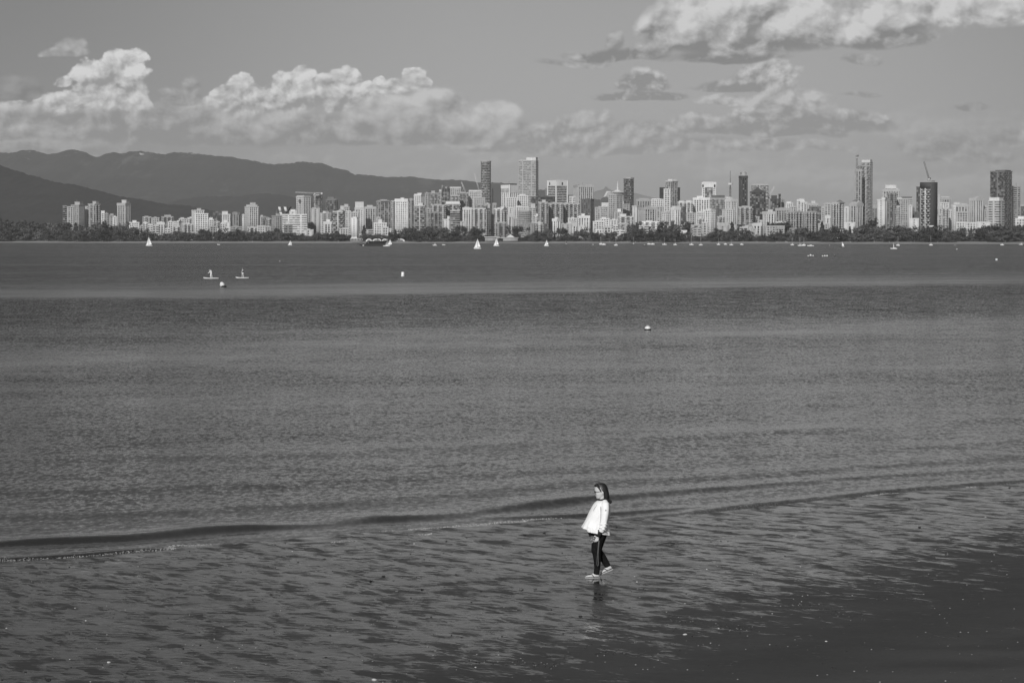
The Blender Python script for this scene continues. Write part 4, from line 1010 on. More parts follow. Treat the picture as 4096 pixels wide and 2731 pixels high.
# low shore buildings
D = 2960; a_, e_ = at(*spx(3, 975, 1100), D), at(*spx(3, 1352, 1125), D)
root = empty('beach_pavilion', ((a_.x + e_.x) / 2, D + 6, 2.6)); tag(root, 'long low pale beach pavilion with flat roof below the twin towers', 'pavilion'); hw = (e_.x - a_.x) / 2; hz = a_.z - 2.6
link('wall', boxes_mesh('wall', [(-hw, -5, 0, -hw * .2, 5, hz * .7), (hw * .1, -5, 0, hw, 5, hz * .6)]), root, mats=wall_mat(.5)); link('roof', boxes_mesh('roof', [(-hw - 1, -6.5, hz * .72, -hw * .1, 6.5, hz * .86), (-hw * .3, -6.5, hz * .62, hw + 1, 6.5, hz * .72)]), root, mats=wall_mat(.85))
pyramid('roof_lantern', root, 5, 4, hz * .75, hz * 1.25, wall_mat(.85), cx=hw * .55)
m_tent = simple('tent_canvas', .62, .8)
for k, x_ in enumerate([1940, 2020, 2055, 2120, 2165, 2230, 2268, 2310]):
    c = at(*spx(2, x_, 1160), 3040); root = empty('white_tent', (c.x, 3040, 2.2)); w_ = [4, 4.6, 3, 3.6, 3.4, 4.2, 4.2, 4.6][k]; h_ = 3.6
    tag(root, f"white beach tent, {['first', 'second', 'third', 'fourth', 'fifth', 'sixth', 'seventh', 'eighth'][k]} from the left in the row beyond the barge", 'tent', 'row of white tents on the far beach')
    arch_ = [(w_ * math.cos(q_), h_ * math.sin(q_)) for q_ in np.linspace(0, math.pi, 10)]
    o_ = link('canopy', prism_mesh('canopy', arch_, -5, 5), root, mats=m_tent); o_.rotation_euler = (R(90), 0, 0)
    link('opening', prism_mesh('opening', [(x * .6, z * .66) for x, z in arch_], 0, .3), root, (0, -5.1, 0), wall_mat(.3)).rotation_euler = (R(90), 0, 0)
D = 3000; a_, e_ = at(*spx(2, 1722, 1125), D), at(*spx(2, 1860, 1150), D); root = empty('beach_terrace', ((a_.x + e_.x) / 2, D + 4, 2.3)); tag(root, 'low beach terrace with pale posts and rail below the slim bright white block', 'terrace'); hw = (e_.x - a_.x) / 2; hz = a_.z - 2.3
link('deck', boxes_mesh('deck', [(-hw, -4, 0, hw, 4, hz * .35)]), root, mats=wall_mat(.4)); link('rail', boxes_mesh('rail', [(-hw, -4.3, hz * .8, hw, -4, hz * .95)]), root, mats=wall_mat(.85))
for k in range(9): part_box('post', root, -hw + k * hw / 4.05, -4.2, hz * .35, -hw + k * hw / 4.05 + .6, -3.6, hz * .8, wall_mat(.85))

# ================================================================== trees
def leaf_material(name, alb):
    m, t, o = material(name)
    oc = t.N.new('ShaderNodeTexCoord').outputs['Object']; n = t.noise(oc, .35, 4., .6); n2 = t.noise(oc, 2.5, 2., .5)
    principled(t, o, t.m('MULTIPLY_ADD', t.sub(n2, .5), alb * .5, t.lin(n, .3, .7, alb * .65, alb * 1.4)), .75, .25); return m
m_leaf = [leaf_material('foliage_dark', .050), leaf_material('foliage', .08), leaf_material('foliage_pale', .12)]; m_bark = simple('bark', .10, .9)
def tree_meshes(kind, seed):
    """unit-height tree: tapered trunk with limbs, crown of many leaf-sprays spread through clumps"""
    r_ = random.Random(seed); clumps = []
    if kind == 'broad': clumps = [(r_.gauss(0, .20), r_.gauss(0, .20), r_.uniform(.14, .86), r_.uniform(.14, .23)) for _ in range(26)]
    elif kind == 'spread': clumps = [(r_.gauss(0, .34), r_.gauss(0, .26), r_.uniform(.16, .84), r_.uniform(.15, .22)) for _ in range(26)]
    elif kind == 'poplar': clumps = [(r_.gauss(0, .07), r_.gauss(0, .07), .16 + .75 * k / 15, .13 * (1 - abs(k / 15 - .4) * .8)) for k in range(16)]
    else: clumps = [(r_.gauss(0, .02), r_.gauss(0, .02), .14 + .8 * k / 17, .20 * (1.04 - k / 17) + .015) for k in range(18)]
    V = []; Q = []
    per = 40
    for (cx, cy, cz, cr) in clumps:
        for _ in range(per):
            d = Vector((r_.gauss(0, 1), r_.gauss(0, 1), r_.gauss(0, 1))).normalized(); rr = cr * r_.uniform(.45, 1.12)
            if kind == 'conifer': p = Vector((cx + d.x * rr, cy + d.y * rr, cz - abs(d.length) * .03 + d.z * .035))
            else: p = Vector((cx + d.x * rr, cy + d.y * rr, cz + d.z * rr * (.75 if kind != 'poplar' else 1.1)))
            n = (d + Vector((r_.gauss(0, .6), r_.gauss(0, .6), r_.gauss(0, .6) + .3))).normalized(); u = n.orthogonal().normalized(); u.rotate(Matrix.Rotation(r_.uniform(0, 6.3), 3, n)); v_ = n.cross(u)
            s_1, s_2 = r_.uniform(.03, .06), r_.uniform(.025, .05); i = len(V)
            V += [p - u * s_1 * .6 - v_ * s_2, p + u * s_1 - v_ * s_2 * .3, p + u * s_1 * .5 + v_ * s_2, p - u * s_1 + v_ * s_2 * .4]; Q.append((i, i + 1, i + 2, i + 3))
    crown = mesh_np('crown', np.array([tuple(v_) for v_ in V]), np.array(Q))
    bm = bmesh.new()
    def limb(a, b_, r0, r1):
        d = (b_ - a).normalized(); u = d.orthogonal().normalized(); v_ = d.cross(u); A = [bm.verts.new(a + (u * math.cos(q_) + v_ * math.sin(q_)) * r0) for q_ in np.linspace(0, 2 * math.pi, 6, endpoint=False)]; B = [bm.verts.new(b_ + (u * math.cos(q_) + v_ * math.sin(q_)) * r1) for q_ in np.linspace(0, 2 * math.pi, 6, endpoint=False)]
        for k in range(6): bm.faces.new((A[k], A[(k + 1) % 6], B[(k + 1) % 6], B[k]))
    limb(Vector((0, 0, -.06)), Vector((.01, 0, .45)), .030, .018); limb(Vector((.01, 0, .43)), Vector((0, .01, .8)), .018, .006)
    for c in clumps[:7]: limb(Vector((.005, 0, .28 + c[2] * .2)), Vector((c[0] * .8, c[1] * .8, c[2])), .012, .004)
    me = bpy.data.meshes.new('trunk'); bm.to_mesh(me); bm.free(); return crown, me
TM = {}
for kind, n_ in (('broad', 4), ('spread', 3), ('poplar', 2), ('conifer', 2)):
    for k in range(n_): TM[(kind, k)] = tree_meshes(kind, k * 7 + len(kind))
CROWN = {}
for key, (cr_, tr_) in TM.items():
    tr_.materials.append(m_bark)
    for mi in range(3): c2 = cr_.copy() if mi else cr_; c2.materials.clear(); c2.materials.append(m_leaf[mi]); CROWN[key + (mi,)] = c2
TREES = []
def tree(px, yt, D, kind, mi, wf=1.):
    b_ = at(px, 955, D); zb = 3.0 + max(0, D - 3200) * .004; H = (at(px, yt, D).z - zb) * (1.1 if px < 1000 else 1.0)
    if H < 2: return
    k = rt.randrange({'broad': 4, 'spread': 3, 'poplar': 2, 'conifer': 2}[kind])
    root = empty({'broad': 'leafy_tree', 'spread': 'spreading_tree', 'poplar': 'columnar_tree', 'conifer': 'conifer_tree'}[kind], (b_.x, D, zb), rt.uniform(0, 6.3)); root.scale = (H * wf, H * wf, H)
    link('crown', CROWN[(kind, k, mi)], root); link('trunk', TM[(kind, k)][1], root)
    TREES.append((px, yt, D, kind, mi, root))
rt = random.Random(31)
CON = z1([(-300, 880), (0, 895), (60, 900), (120, 905), (200, 895), (260, 920), (340, 915), (420, 935), (480, 945), (540, 955), (600, 925), (660, 950), (740, 948), (800, 965), (860, 945), (940, 985), (1000, 930), (1060, 950), (1120, 935), (1170, 925), (1215, 915), (1240, 985), (1300, 985), (1360, 955), (1420, 970), (1465, 940), (1500, 1000), (1535, 1090), (1560, 1000), (1600, 1005), (1640, 1060), (1690, 1045), (1750, 1065), (1790, 1100), (1850, 1090), (1900, 1068), (1960, 1075), (2000, 1058), (2060, 1055), (2120, 1060), (2180, 1050), (2230, 1060), (2290, 1080)]) + \
 z2([(0, 1062), (60, 1052), (110, 1048), (170, 1080), (220, 1070), (262, 1110), (300, 1085), (345, 1058), (400, 1060), (460, 1048), (520, 1045), (560, 1070), (600, 1040), (660, 1040), (720, 1050), (770, 1040), (830, 1035), (880, 1033), (930, 1050), (960, 1060), (1000, 1075), (1070, 1052), (1120, 1080), (1190, 1075), (1240, 1125), (1290, 1105), (1340, 1050), (1400, 1040), (1440, 1068), (1500, 1080), (1560, 1060), (1640, 1085), (1700, 1080), (1745, 1150), (1840, 1110), (1870, 1075), (1920, 1068), (1990, 1090), (2050, 1062), (2100, 1075), (2150, 1110), (2210, 1035), (2255, 1018)]) + \
 z3([(0, 1028), (60, 1020), (120, 960), (170, 1005), (240, 1010), (320, 1015), (380, 1040), (430, 1000), (485, 985), (530, 1010), (560, 1055), (620, 1045), (680, 1035), (720, 1065), (760, 1090), (820, 1015), (880, 985), (930, 1035), (970, 1100), (1010, 1125), (1100, 1125), (1350, 1120), (1430, 1110), (1480, 1085), (1530, 1050), (1580, 1050), (1615, 1090), (1640, 1035), (1700, 1012), (1750, 1015), (1780, 1090), (1850, 1105), (1920, 1100), (1960, 1115), (2030, 1040), (2090, 998), (2150, 1010), (2220, 1015), (2262, 1080), (2300, 1035)]) + \
 z4([(0, 1040), (40, 1095), (90, 1060), (160, 1045), (200, 1120), (300, 1050), (350, 985), (400, 960), (440, 1035), (490, 1045), (540, 1060), (600, 1040), (670, 985), (720, 975), (770, 985), (820, 955), (875, 945), (900, 1080), (960, 1085), (1010, 1025), (1060, 1045), (1120, 1105), (1180, 1100), (1240, 1085), (1300, 1025), (1360, 1012), (1420, 1035), (1480, 1035), (1530, 1030), (1600, 1055), (1650, 1020), (1700, 1025), (1740, 1065), (1800, 1115), (1870, 1075), (1940, 1105), (2000, 1055), (2040, 1025), (2100, 1035), (2160, 1055), (2220, 1035), (2260, 1025), (2300, 995)]) + \
 [(3200 + x / 2.625, 560 + y / 2.625) for x, y in [(0, 915), (60, 930), (120, 945), (180, 985), (250, 920), (330, 912), (400, 905), (470, 898), (540, 905), (600, 902), (680, 885), (740, 875), (800, 905), (860, 898), (920, 898), (980, 868), (1050, 878), (1110, 888), (1180, 888), (1240, 898), (1300, 898), (1380, 918), (1440, 878), (1500, 905), (1560, 915), (1640, 938), (1700, 920), (1760, 918), (1820, 908), (1880, 888), (1940, 888), (2000, 878), (2060, 868), (2120, 868), (2200, 858), (2260, 868), (2352, 858), (2600, 850)]]
cxs = np.array([p[0] for p in CON]); cys = np.array([p[1] for p in CON])
px = -90.
while px < 4200:
    yt = float(np.interp(px, cxs, cys)); D = shore_y(px) + rt.uniform(55, 110)
    h_px = 961 - yt
    kind = rt.choice(['broad', 'broad', 'spread', 'broad'])
    if px < 520 and rt.random() < .3: kind = 'conifer'
    for (a_, e_) in ((2505, 2545), (2630, 2662), (2680, 2712), (1876, 1912), (3515, 3535)):
        if a_ < px < e_: kind = 'poplar'
    if rt.random() < .05 and h_px > 20: kind = 'conifer'
    wf = {'broad': 1.0, 'spread': .95, 'poplar': 1.15, 'conifer': 1.}[kind] * rt.uniform(.9, 1.15) * (1.15 if h_px < 40 else 1.)
    if h_px > 8: tree(px, yt + rt.uniform(-3, 3) + (4 if h_px > 60 else 0), D, kind, rt.choice([0, 1, 1, 0, 2]), wf)
    if h_px > 55:      # a lower tree in front
        tree(px + rt.uniform(4, 16), 961 - h_px * rt.uniform(.45, .68), D - rt.uniform(22, 34), rt.choice(['broad', 'spread']), rt.choice([0, 1, 1, 2]), 1.2)
    px += max(9., h_px * rt.uniform(.42, .62)) * (.62 if kind == 'poplar' else 1.)
for (x, y, D, kind) in ((2745, 884, 3380, 'broad'), (2768, 888, 3400, 'broad'), (2928, 886, 3250, 'conifer'), (3072, 886, 3240, 'conifer'), (3100, 888, 3240, 'broad'), (3136, 874, 3240, 'broad'), (1722, 902, 3300, 'broad'), (1842, 900, 3350, 'broad'), (2650, 884, 3250, 'broad'), (2545, 882, 3250, 'broad'), (3288, 884, 3050, 'conifer'), (3480, 868, 3000, 'broad'), (2060, 900, 3250, 'spread'), (1456, 898, 3250, 'conifer')):
    tree(x, y, D, kind, 0, 1.)
for k in range(18):
    x = rt.uniform(620, 4050); tree(x, rt.uniform(914, 932) - (10 if 1700 < x < 3300 else 0), 3300 + rt.uniform(-30, 120) - 470 * min(1, max(0, (x - 1700) / 2300)), rt.choice(['broad', 'broad', 'conifer', 'spread']), 0, 1.)
tl = {}
for t_ in TREES:
    lm = min(LM, key=lambda l: abs(cx_(l) - t_[0])); d = t_[0] - cx_(lm); hw = (lm['x1'] - lm['x0']) / 2
    tl.setdefault((lm['short'], 'below' if abs(d) < hw else 'left of' if d < 0 else 'right of'), []).append((abs(d), t_))
for (sh, side), l in tl.items():
    l.sort(key=lambda q_: q_[0])
    for k, (_, t_) in enumerate(l):
        ds = {0: 'dark', 1: 'mid grey', 2: 'pale'}[t_[4]] + ' ' + {'broad': 'rounded', 'spread': 'spreading', 'poplar': 'columnar', 'conifer': 'pointed'}[t_[3]]
        tag(t_[5], f"{ds} tree, {ORD[min(k, 17)] if k else 'nearest'} tree {side} the {sh}", 'tree', 'trees along the far shore')
# ================================================================== boats, buoys, paddlers
m_white = simple('white_paint', .66, .4); m_sail = simple('sailcloth', .80, .8); m_dkpaint = simple('dark_paint', .05, .45); m_alu = simple('aluminium_spar', .45, .4); m_rust = simple('rusty_steel', .018, .8, var=.5, scale=.4)
m_gsail = simple('dark_sailcloth', .10, .8); m_wind = simple('dark_window', .03, .15)
def hull_mesh(L, W, H, rake=.12, sheer=.18, flat=.0):
    """boat hull along x: pointed bow at -x, transom at +x, closed deck"""
    n = 14; k = 7; V = []; Q = []
    for i in range(n):
        u = i / (n - 1); w_ = W / 2 * (math.sin(min(1, u * 1.45 + flat) * math.pi / 2) ** .8) * (1 - .18 * max(0, u - .7) / .3)
        x = -L / 2 + L * u; zt = H * (1 + sheer * (1 - u) ** 2); zb = -H * .35 * math.sin(min(1, u * 1.6 + .05) * math.pi / 2)
        for j in range(k + 1):
            a = math.pi * j / k; yy = -math.cos(a) * w_; s_ = math.sin(a) ** .7; V.append((x + (rake * L * (-(1 - u)) * (1 - s_) if u < .3 else 0), yy, zt + (zb - zt) * s_))
        V.append((x + (rake * L * -(1 - u) if u < .3 else 0), 0, zt + W * .02))
    m_ = k + 2
    for i in range(n - 1):
        for j in range(m_): a, b_ = i * m_ + j, i * m_ + (j + 1) % m_; Q.append((a, b_, b_ + m_, a + m_))
    bm = bmesh.new(); vs = [bm.verts.new(v_) for v_ in V]
    for q_ in Q: bm.faces.new([vs[i] for i in q_])
    bm.faces.new(vs[(n - 1) * m_:]); bm.faces.new(vs[:m_][::-1]); bmesh.ops.remove_doubles(bm, verts=bm.verts, dist=1e-4); bmesh.ops.recalc_face_normals(bm, faces=bm.faces)
    me = bpy.data.meshes.new('hull'); bm.to_mesh(me); bm.free(); return me
def tube_mesh(name, pts, rad, n=8, closed=False, flat=1.):
    bm = bmesh.new(); rings = []; P_ = [Vector(p) for p in pts]; rad = rad if isinstance(rad, (list, tuple)) else [rad] * len(P_)
    up = None
    for i, p in enumerate(P_):
        d = (P_[min(i + 1, len(P_) - 1)] - P_[max(i - 1, 0)]).normalized()
        if up is None: up = d.orthogonal().normalized()
        u = (up - d * up.dot(d)).normalized(); up = u; v_ = d.cross(u)
        rings.append([bm.verts.new(p + (u * math.cos(q_) + v_ * math.sin(q_) * flat) * rad[i]) for q_ in [2 * math.pi * k / n for k in range(n)]])
    for a, b_ in zip(rings[:-1], rings[1:]):
        for k in range(n): bm.faces.new((a[k], a[(k + 1) % n], b_[(k + 1) % n], b_[k]))
    bm.faces.new(rings[0][::-1]); bm.faces.new(rings[-1]); me = bpy.data.meshes.new(name); bm.to_mesh(me); bm.free()
    for p in me.polygons: p.use_smooth = True
    return me
def sail_mesh(name, a, b_, c, belly, n=8, th=.02):
    """triangular sail between three corners with a curved belly"""
    a, b_, c = Vector(a), Vector(b_), Vector(c); bm = bmesh.new(); g = {}
    for s__ in (0, 1):
        for i in range(n + 1):
            for j in range(n + 1 - i):
                u, v_ = i / n, j / n; w_ = 1 - u - v_; p = a * w_ + b_ * u + c * v_; p = p + Vector((0, belly * 16 * u * v_ * w_ * 1.6 + belly * 1.2 * w_ * (1 - w_) + th * s__, 0)); g[s__, i, j] = bm.verts.new(p)
        for i in range(n):
            for j in range(n - i):
                f = [g[s__, i, j], g[s__, i + 1, j], g[s__, i, j + 1]]; bm.faces.new(f if s__ else f[::-1])
                if j < n - i - 1: f = [g[s__, i + 1, j], g[s__, i + 1, j + 1], g[s__, i, j + 1]]; bm.faces.new(f if s__ else f[::-1])
    me = bpy.data.meshes.new(name); bm.to_mesh(me); bm.free()
    for p in me.polygons: p.use_smooth = True
    return me
def on_water(reg, x, y):
    px, py = spx(reg, x, y); return onz(px, py)
def px_m(p): return p.y / F
RS = {1: 2.868, 2: 2.868, 3: 2.868, 4: 2.868, 5: 2.625}
def sailboat(reg, x0, x1, mx, yw, yt, label, jib=True, sail=None, hullm=None, boomx=None):
    p = on_water(reg, (x0 + x1) / 2, yw); k = px_m(p) / RS[reg]; L = max(3.5, (x1 - x0) * k); H = (yw - yt) * k; mxx = (mx - (x0 + x1) / 2) * k
    root = empty('sailboat', p, -math.atan2(p.x, p.y)); tag(root, label, 'sailboat', 'boats sailing off the far shore')
    link('hull', hull_mesh(L, L * .3, max(.5, L * .11)), root, mats=hullm or m_white)
    link('mast', tube_mesh('mast', [(mxx, 0, .3), (mxx, 0, H)], [.09, .05]), root, mats=m_alu)
    bx_ = (boomx - (x0 + x1) / 2) * k if boomx else L * .42
    link('boom', tube_mesh('boom', [(mxx, 0, 1.1), (bx_, .2, 1.15)], .06), root, mats=m_alu)
    link('mainsail', sail_mesh('mainsail', (mxx + .05, 0, H - .1), (mxx + .05, 0, 1.15), (bx_, .2, 1.2), .35), root, mats=sail or m_sail)
    if jib: link('jib', sail_mesh('jib', (mxx - .08, 0, H * .9), (-L * .5, 0, .6), (mxx - .12, .2, .8), .3), root, mats=sail or m_sail)
    link('person_deck_coaming', hull_mesh(L * .4, L * .16, .35), root, (L * .08, 0, max(.5, L * .11) * .9), m_white).name = 'cockpit_coaming'
    return root
sailboat(1, 1677, 1747, 1705, 1215, 1110, 'white two-sailed sailboat, farthest left of the sailboats')
sailboat(2, 1013, 1056, 1035, 1209, 1150, 'small white sailboat below the wide white striped slab')
sailboat(3, 850, 930, 888, 1249, 1130, 'largest white sailboat, nearest of the pair left of the twin towers')
sailboat(3, 1075, 1138, 1104, 1217, 1125, 'white sailboat to the right of the largest one, below the twin towers')
sailboat(3, 1657, 1706, 1681, 1218, 1145, 'white sailboat below the white tower with black bands')
sailboat(3, 1891, 1918, 1903, 1200, 1147, 'small dark-sailed boat close to the far beach', False, m_gsail, m_dkpaint)
sailboat(5, 434, 467, 440, 1129, 1065, 'dark-hulled dinghy with one white sail, right of centre', False, None, m_dkpaint, 464)
sailboat(5, 972, 1001, 980, 1145, 1073, 'small boat with one narrow pale sail right of the dark-hulled dinghy', False, None, None, 988)
sailboat(2, 2150, 2206, 2180, 1212, 1138, 'dark-hulled sailboat with pale sails behind the white cabin boat', True, None, m_dkpaint)
sailboat(5, 2310, 2330, 2321, 1101, 1080, 'tiny sailboat at the far right edge of the bay', False)
def motorboat(reg, x0, x1, yw, hcab, label, name='motorboat', cat='boat'):
    p = on_water(reg, (x0 + x1) / 2, yw); k = px_m(p) / RS[reg]; L = (x1 - x0) * k; hh = max(.6, L * .12)
    root = empty(name, p, -math.atan2(p.x, p.y)); tag(root, label, cat, None)
    link('hull', hull_mesh(L, L * .34, hh), root, mats=m_white)
    if hcab:
        hc = hcab * k; link('cabin', prism_mesh('cabin', [(-L * .22, -L * .12), (L * .22, -L * .12), (L * .22, L * .12), (-L * .22, L * .12)], hh, hc * .72, [(-L * .12, -L * .1), (L * .2, -L * .1), (L * .2, L * .1), (-L * .12, L * .1)]), root, mats=m_white)
        link('cabin_window', boxes_mesh('cabin_window', [(-L * .13, -L * .125, hc * .45, L * .17, -L * .105, hc * .62)]), root, mats=m_wind)
        link('canopy_roof', boxes_mesh('canopy_roof', [(-L * .15, -L * .13, hc * .92, L * .24, L * .13, hc * .98)] + [(x_, y_, hc * .7, x_ + .08, y_ + .08, hc * .93) for x_ in (-L * .1, L * .2) for y_ in (-L * .1, L * .1)]), root, mats=m_white)
    else: link('windscreen', boxes_mesh('windscreen', [(-L * .1, -L * .1, hh, -L * .06, L * .1, hh + .5)]), root, mats=m_wind)
    link('outboard_motor', boxes_mesh('outboard_motor', [(L * .5, -.2, -.2, L * .5 + .4, .2, hh + .25)]), root, mats=m_dkpaint); return root
motorboat(3, 378, 422, 1212, 30, 'white cabin motorboat with canopy left of the largest sailboat')
motorboat(3, 484, 520, 1206, 0, 'low white speedboat right of the canopied motorboat')
motorboat(2, 198, 230, 1203, 0, 'low white speedboat off the left part of the beach')
motorboat(2, 2106, 2176, 1220, 40, 'white cabin boat in front of the dark barge stern')
# foam trails behind moving boats
p0, p1 = on_water(2, 2180, 1219), on_water(2, 2352, 1219)
m_foam = simple('sea_foam', .42, .9, var=.4, scale=8.)
# dark barge with a raised bow
p = on_water(2, 1975, 1216); k = px_m(p) / 2.868; L = 343 * k; root = empty('barge', p, -math.atan2(p.x, p.y)); tag(root, 'long dark rusty barge with pointed raised bow, lying off the white tents', 'barge')
bm = bmesh.new(); hh = 30 * k
prof = [(-L / 2, hh * .95), (-L * .36, hh * .05), (-L * .33, -1), (L * .48, -1), (L / 2, hh * .4), (L / 2, hh * 1.0), (-L * .2, hh * .9), (-L * .22, hh * .62), (-L * .4, hh * .68)]
A = [bm.verts.new((x, -7 if k_ not in (0,) else -2, z)) for k_, (x, z) in enumerate(prof)]; B = [bm.verts.new((x, 7 if k_ not in (0,) else 2, z)) for k_, (x, z) in enumerate(prof)]
bm.faces.new(A); bm.faces.new(B[::-1])
for i in range(len(A)): bm.faces.new((A[i], B[i], B[(i + 1) % len(A)], A[(i + 1) % len(A)]))
bmesh.ops.triangulate(bm, faces=[f for f in bm.faces if len(f.verts) > 4]); bmesh.ops.recalc_face_normals(bm, faces=bm.faces); me = bpy.data.meshes.new('hull'); bm.to_mesh(me); bm.free(); link('hull', me, root, mats=m_rust)
link('cargo_wall', boxes_mesh('cargo_wall', [(-L * .12, -6.2, hh * .9, L * .46, 6.2, hh * 1.75)] + [(-L * .12 + i_ * L * .058, -6.5, hh * .9, -L * .12 + i_ * L * .058 + .5, -6.2, hh * 1.75) for i_ in range(11)]), root, mats=m_rust)
link('deck_rail', boxes_mesh('deck_rail', [(-L * .13, -6.7, hh * 1.75, L * .47, 6.7, hh * 1.9)]), root, mats=simple('pale_rust', .05, .7)); link('bow_ramp', boxes_mesh('bow_ramp', [(-L * .2, -5, hh * .9, -L * .14, 5, hh * 1.5)]), root, mats=m_rust)
link('fender', boxes_mesh('fender', [(-L * .32, -7.5, hh * .05, -L * .27, -6.9, hh * .4)]), root, mats=m_white)
# moored boats
MO = [(3, 2305, 1202, 14, 1115, 0), (3, 2335, 1205, 16, None, 0), (4, 10, 1198, 12, 1110, 0), (4, 45, 1203, 22, None, 0), (4, 183, 1212, 16, 1120, 0), (4, 385, 1202, 12, 1115, 1), (4, 510, 1215, 18, None, 1), (4, 562, 1200, 18, None, 0), (4, 605, 1201, 22, None, 0), (4, 740, 1204, 24, 1115, 0), (4, 863, 1206, 12, 1135, 0), (4, 1050, 1206, 24, 1120, 0), (4, 1157, 1209, 20, 1115, 0), (4, 1360, 1204, 14, 1125, 0), (4, 1440, 1201, 13, None, 0), (4, 1507, 1208, 20, 1140, 0), (4, 1627, 1204, 16, None, 0), (4, 2207, 1208, 12, 1110, 0), (4, 2295, 1216, 24, 1120, 0), (4, 2340, 1210, 14, 1120, 0), (5, 38, 1112, 17, None, 0), (5, 112, 1116, 33, None, 0), (5, 1030, 1111, 18, 1010, 0), (5, 1375, 1108, 10, 1005, 0), (5, 2123, 1106, 12, None, 0)]
WORDS = ['first', 'second', 'third', 'fourth', 'fifth', 'sixth', 'seventh', 'eighth', 'ninth', 'tenth', 'eleventh', 'twelfth', 'thirteenth', 'fourteenth', 'fifteenth', 'sixteenth', 'seventeenth', 'eighteenth', 'nineteenth', 'twentieth', 'twenty-first', 'twenty-second', 'twenty-third', 'twenty-fourth', 'twenty-fifth', 'twenty-sixth']
for i, (reg, x, yw, hl, yt, dk) in enumerate(MO):
    p = on_water(reg, x, yw); k = px_m(p) / RS[reg]; L = max(3., 2 * hl * k); hh = max(.65, 10 * k)
    root = empty('moored_yacht' if yt else 'moored_boat', p, -math.atan2(p.x, p.y) + (.3 if i % 3 == 0 else -.2)); tag(root, f"{'dark' if dk else 'white'} moored boat {'with a bare mast' if yt else 'without a mast'}, {WORDS[i]} from the left in the moored row", 'boat', 'boats moored off the far beach')
    mt_ = m_dkpaint if dk else m_white
    link('hull', hull_mesh(L, L * .33, hh), root, mats=mt_)
    link('cabin', prism_mesh('cabin', [(-L * .2, -L * .1), (L * .15, -L * .1), (L * .15, L * .1), (-L * .2, L * .1)], hh, hh * 1.6, [(-L * .12, -L * .08), (L * .13, -L * .08), (L * .13, L * .08), (-L * .12, L * .08)]), root, mats=m_white)
    if yt: H = (yw - yt) * k; link('mast', tube_mesh('mast', [(-L * .05, 0, hh), (-L * .05, 0, H)], [.10, .07], 6), root, mats=m_alu); link('boom', tube_mesh('boom', [(-L * .05, 0, hh + 1.0), (L * .35, 0, hh + .95)], [.13, .1], 6), root, mats=m_white)
# small floats near the far right
def drum_me(name, prof, n=20):
    bm = bmesh.new(); rings = []
    for r_, z_ in prof: rings.append([bm.verts.new((r_ * math.cos(2 * math.pi * k / n), r_ * math.sin(2 * math.pi * k / n), z_)) for k in range(n)])
    for a, b_ in zip(rings[:-1], rings[1:]):
        for k in range(n): bm.faces.new((a[k], a[(k + 1) % n], b_[(k + 1) % n], b_[k]))
    bm.faces.new(rings[0][::-1]); bm.faces.new(rings[-1]); me = bpy.data.meshes.new(name); bm.to_mesh(me); bm.free()
    for p in me.polygons: p.use_smooth = True
    return me
for i, (reg, x, y, r_, dk) in enumerate([(5, 86, 1221, 7, 0), (5, 111, 1217, 11, 0), (5, 137, 1219, 7, 0), (5, 237, 1222, 7, 0), (5, 260, 1222, 9, 0), (5, 284, 1222, 9, 0), (5, 366, 1224, 11, 1), (5, 1647, 1150, 6, 0), (2, 915, 1393, 4, 0), (5, 310, 1108, 4, 0), (5, 1627, 1107, 4, 0), (3, 2214, 1203, 6, 0)]):
    p = on_water(reg, x, y); rr = r_ * px_m(p) / RS[reg]
    lab = ['left one of three white floats in the farther left cluster', 'tallest white float, middle of the three-float cluster on the left', 'right one of three white floats in the left cluster', 'left one of the second group of three small white floats', 'middle one of the second group of three small white floats', 'right one of the second group of three small white floats', 'dark float with a white top, right of the six white floats', 'lone small white float below the black tower with white bars', 'tiny white float on open water below the wide white striped slab', 'tiny white float beside the dark-hulled dinghy, near the beach', 'tiny white float off the beach, right of the black tower with white bars', 'small white float just left of the moored row'][i]
    root = empty('mooring_float', p); tag(root, lab, 'float', 'small floats on the water')
    link('float_body', drum_me('float_body', [(rr * .5, -rr * .5), (rr, 0), (rr * 1.05, rr * .5), (rr * .8, rr * 1.1), (rr * .35, rr * 1.5)], 14), root, mats=m_dkpaint if dk else m_white); link('top_ring', drum_me('top_ring', [(rr * .3, rr * 1.45), (rr * .3, rr * 1.75)], 8), root, mats=m_white)
# four buoys
m_buoy = simple('buoy_plastic', .72, .35, var=.08); m_band = simple('black_rubber', .012, .6)
p = onz(2590.7, 1319.7); k = px_m(p); rr = 12.4 * k
root = empty('dome_buoy', p); tag(root, 'white dome buoy with black float collar, nearest buoy on the open water', 'buoy')
link('dome', drum_me('dome', [(rr * 1.0, rr * .38)] + [(rr * math.cos(a), rr * (.38 + math.sin(a) * .98)) for a in np.linspace(.05, 1.5, 12)], 32), root, mats=m_buoy)
link('collar', drum_me('collar', [(rr * .9, -rr * .2), (rr * 1.07, -.02), (rr * 1.09, rr * .2), (rr * 1.07, rr * .40), (rr * .95, rr * .45)], 32), root, mats=m_band)
link('lifting_ring', tube_mesh('lifting_ring', [(0, 0, rr * 1.3), (.01, 0, rr * 1.75)], rr * .05), root, mats=m_alu)
p = onz(1605 - 760 + 760, 1105); p = onz(1610.5, 1105); k = px_m(p)
root = empty('drum_buoy', p); tag(root, 'white upright drum buoy in the middle distance, left of the sailboats', 'buoy'); root.rotation_euler = (0, R(3), 0)
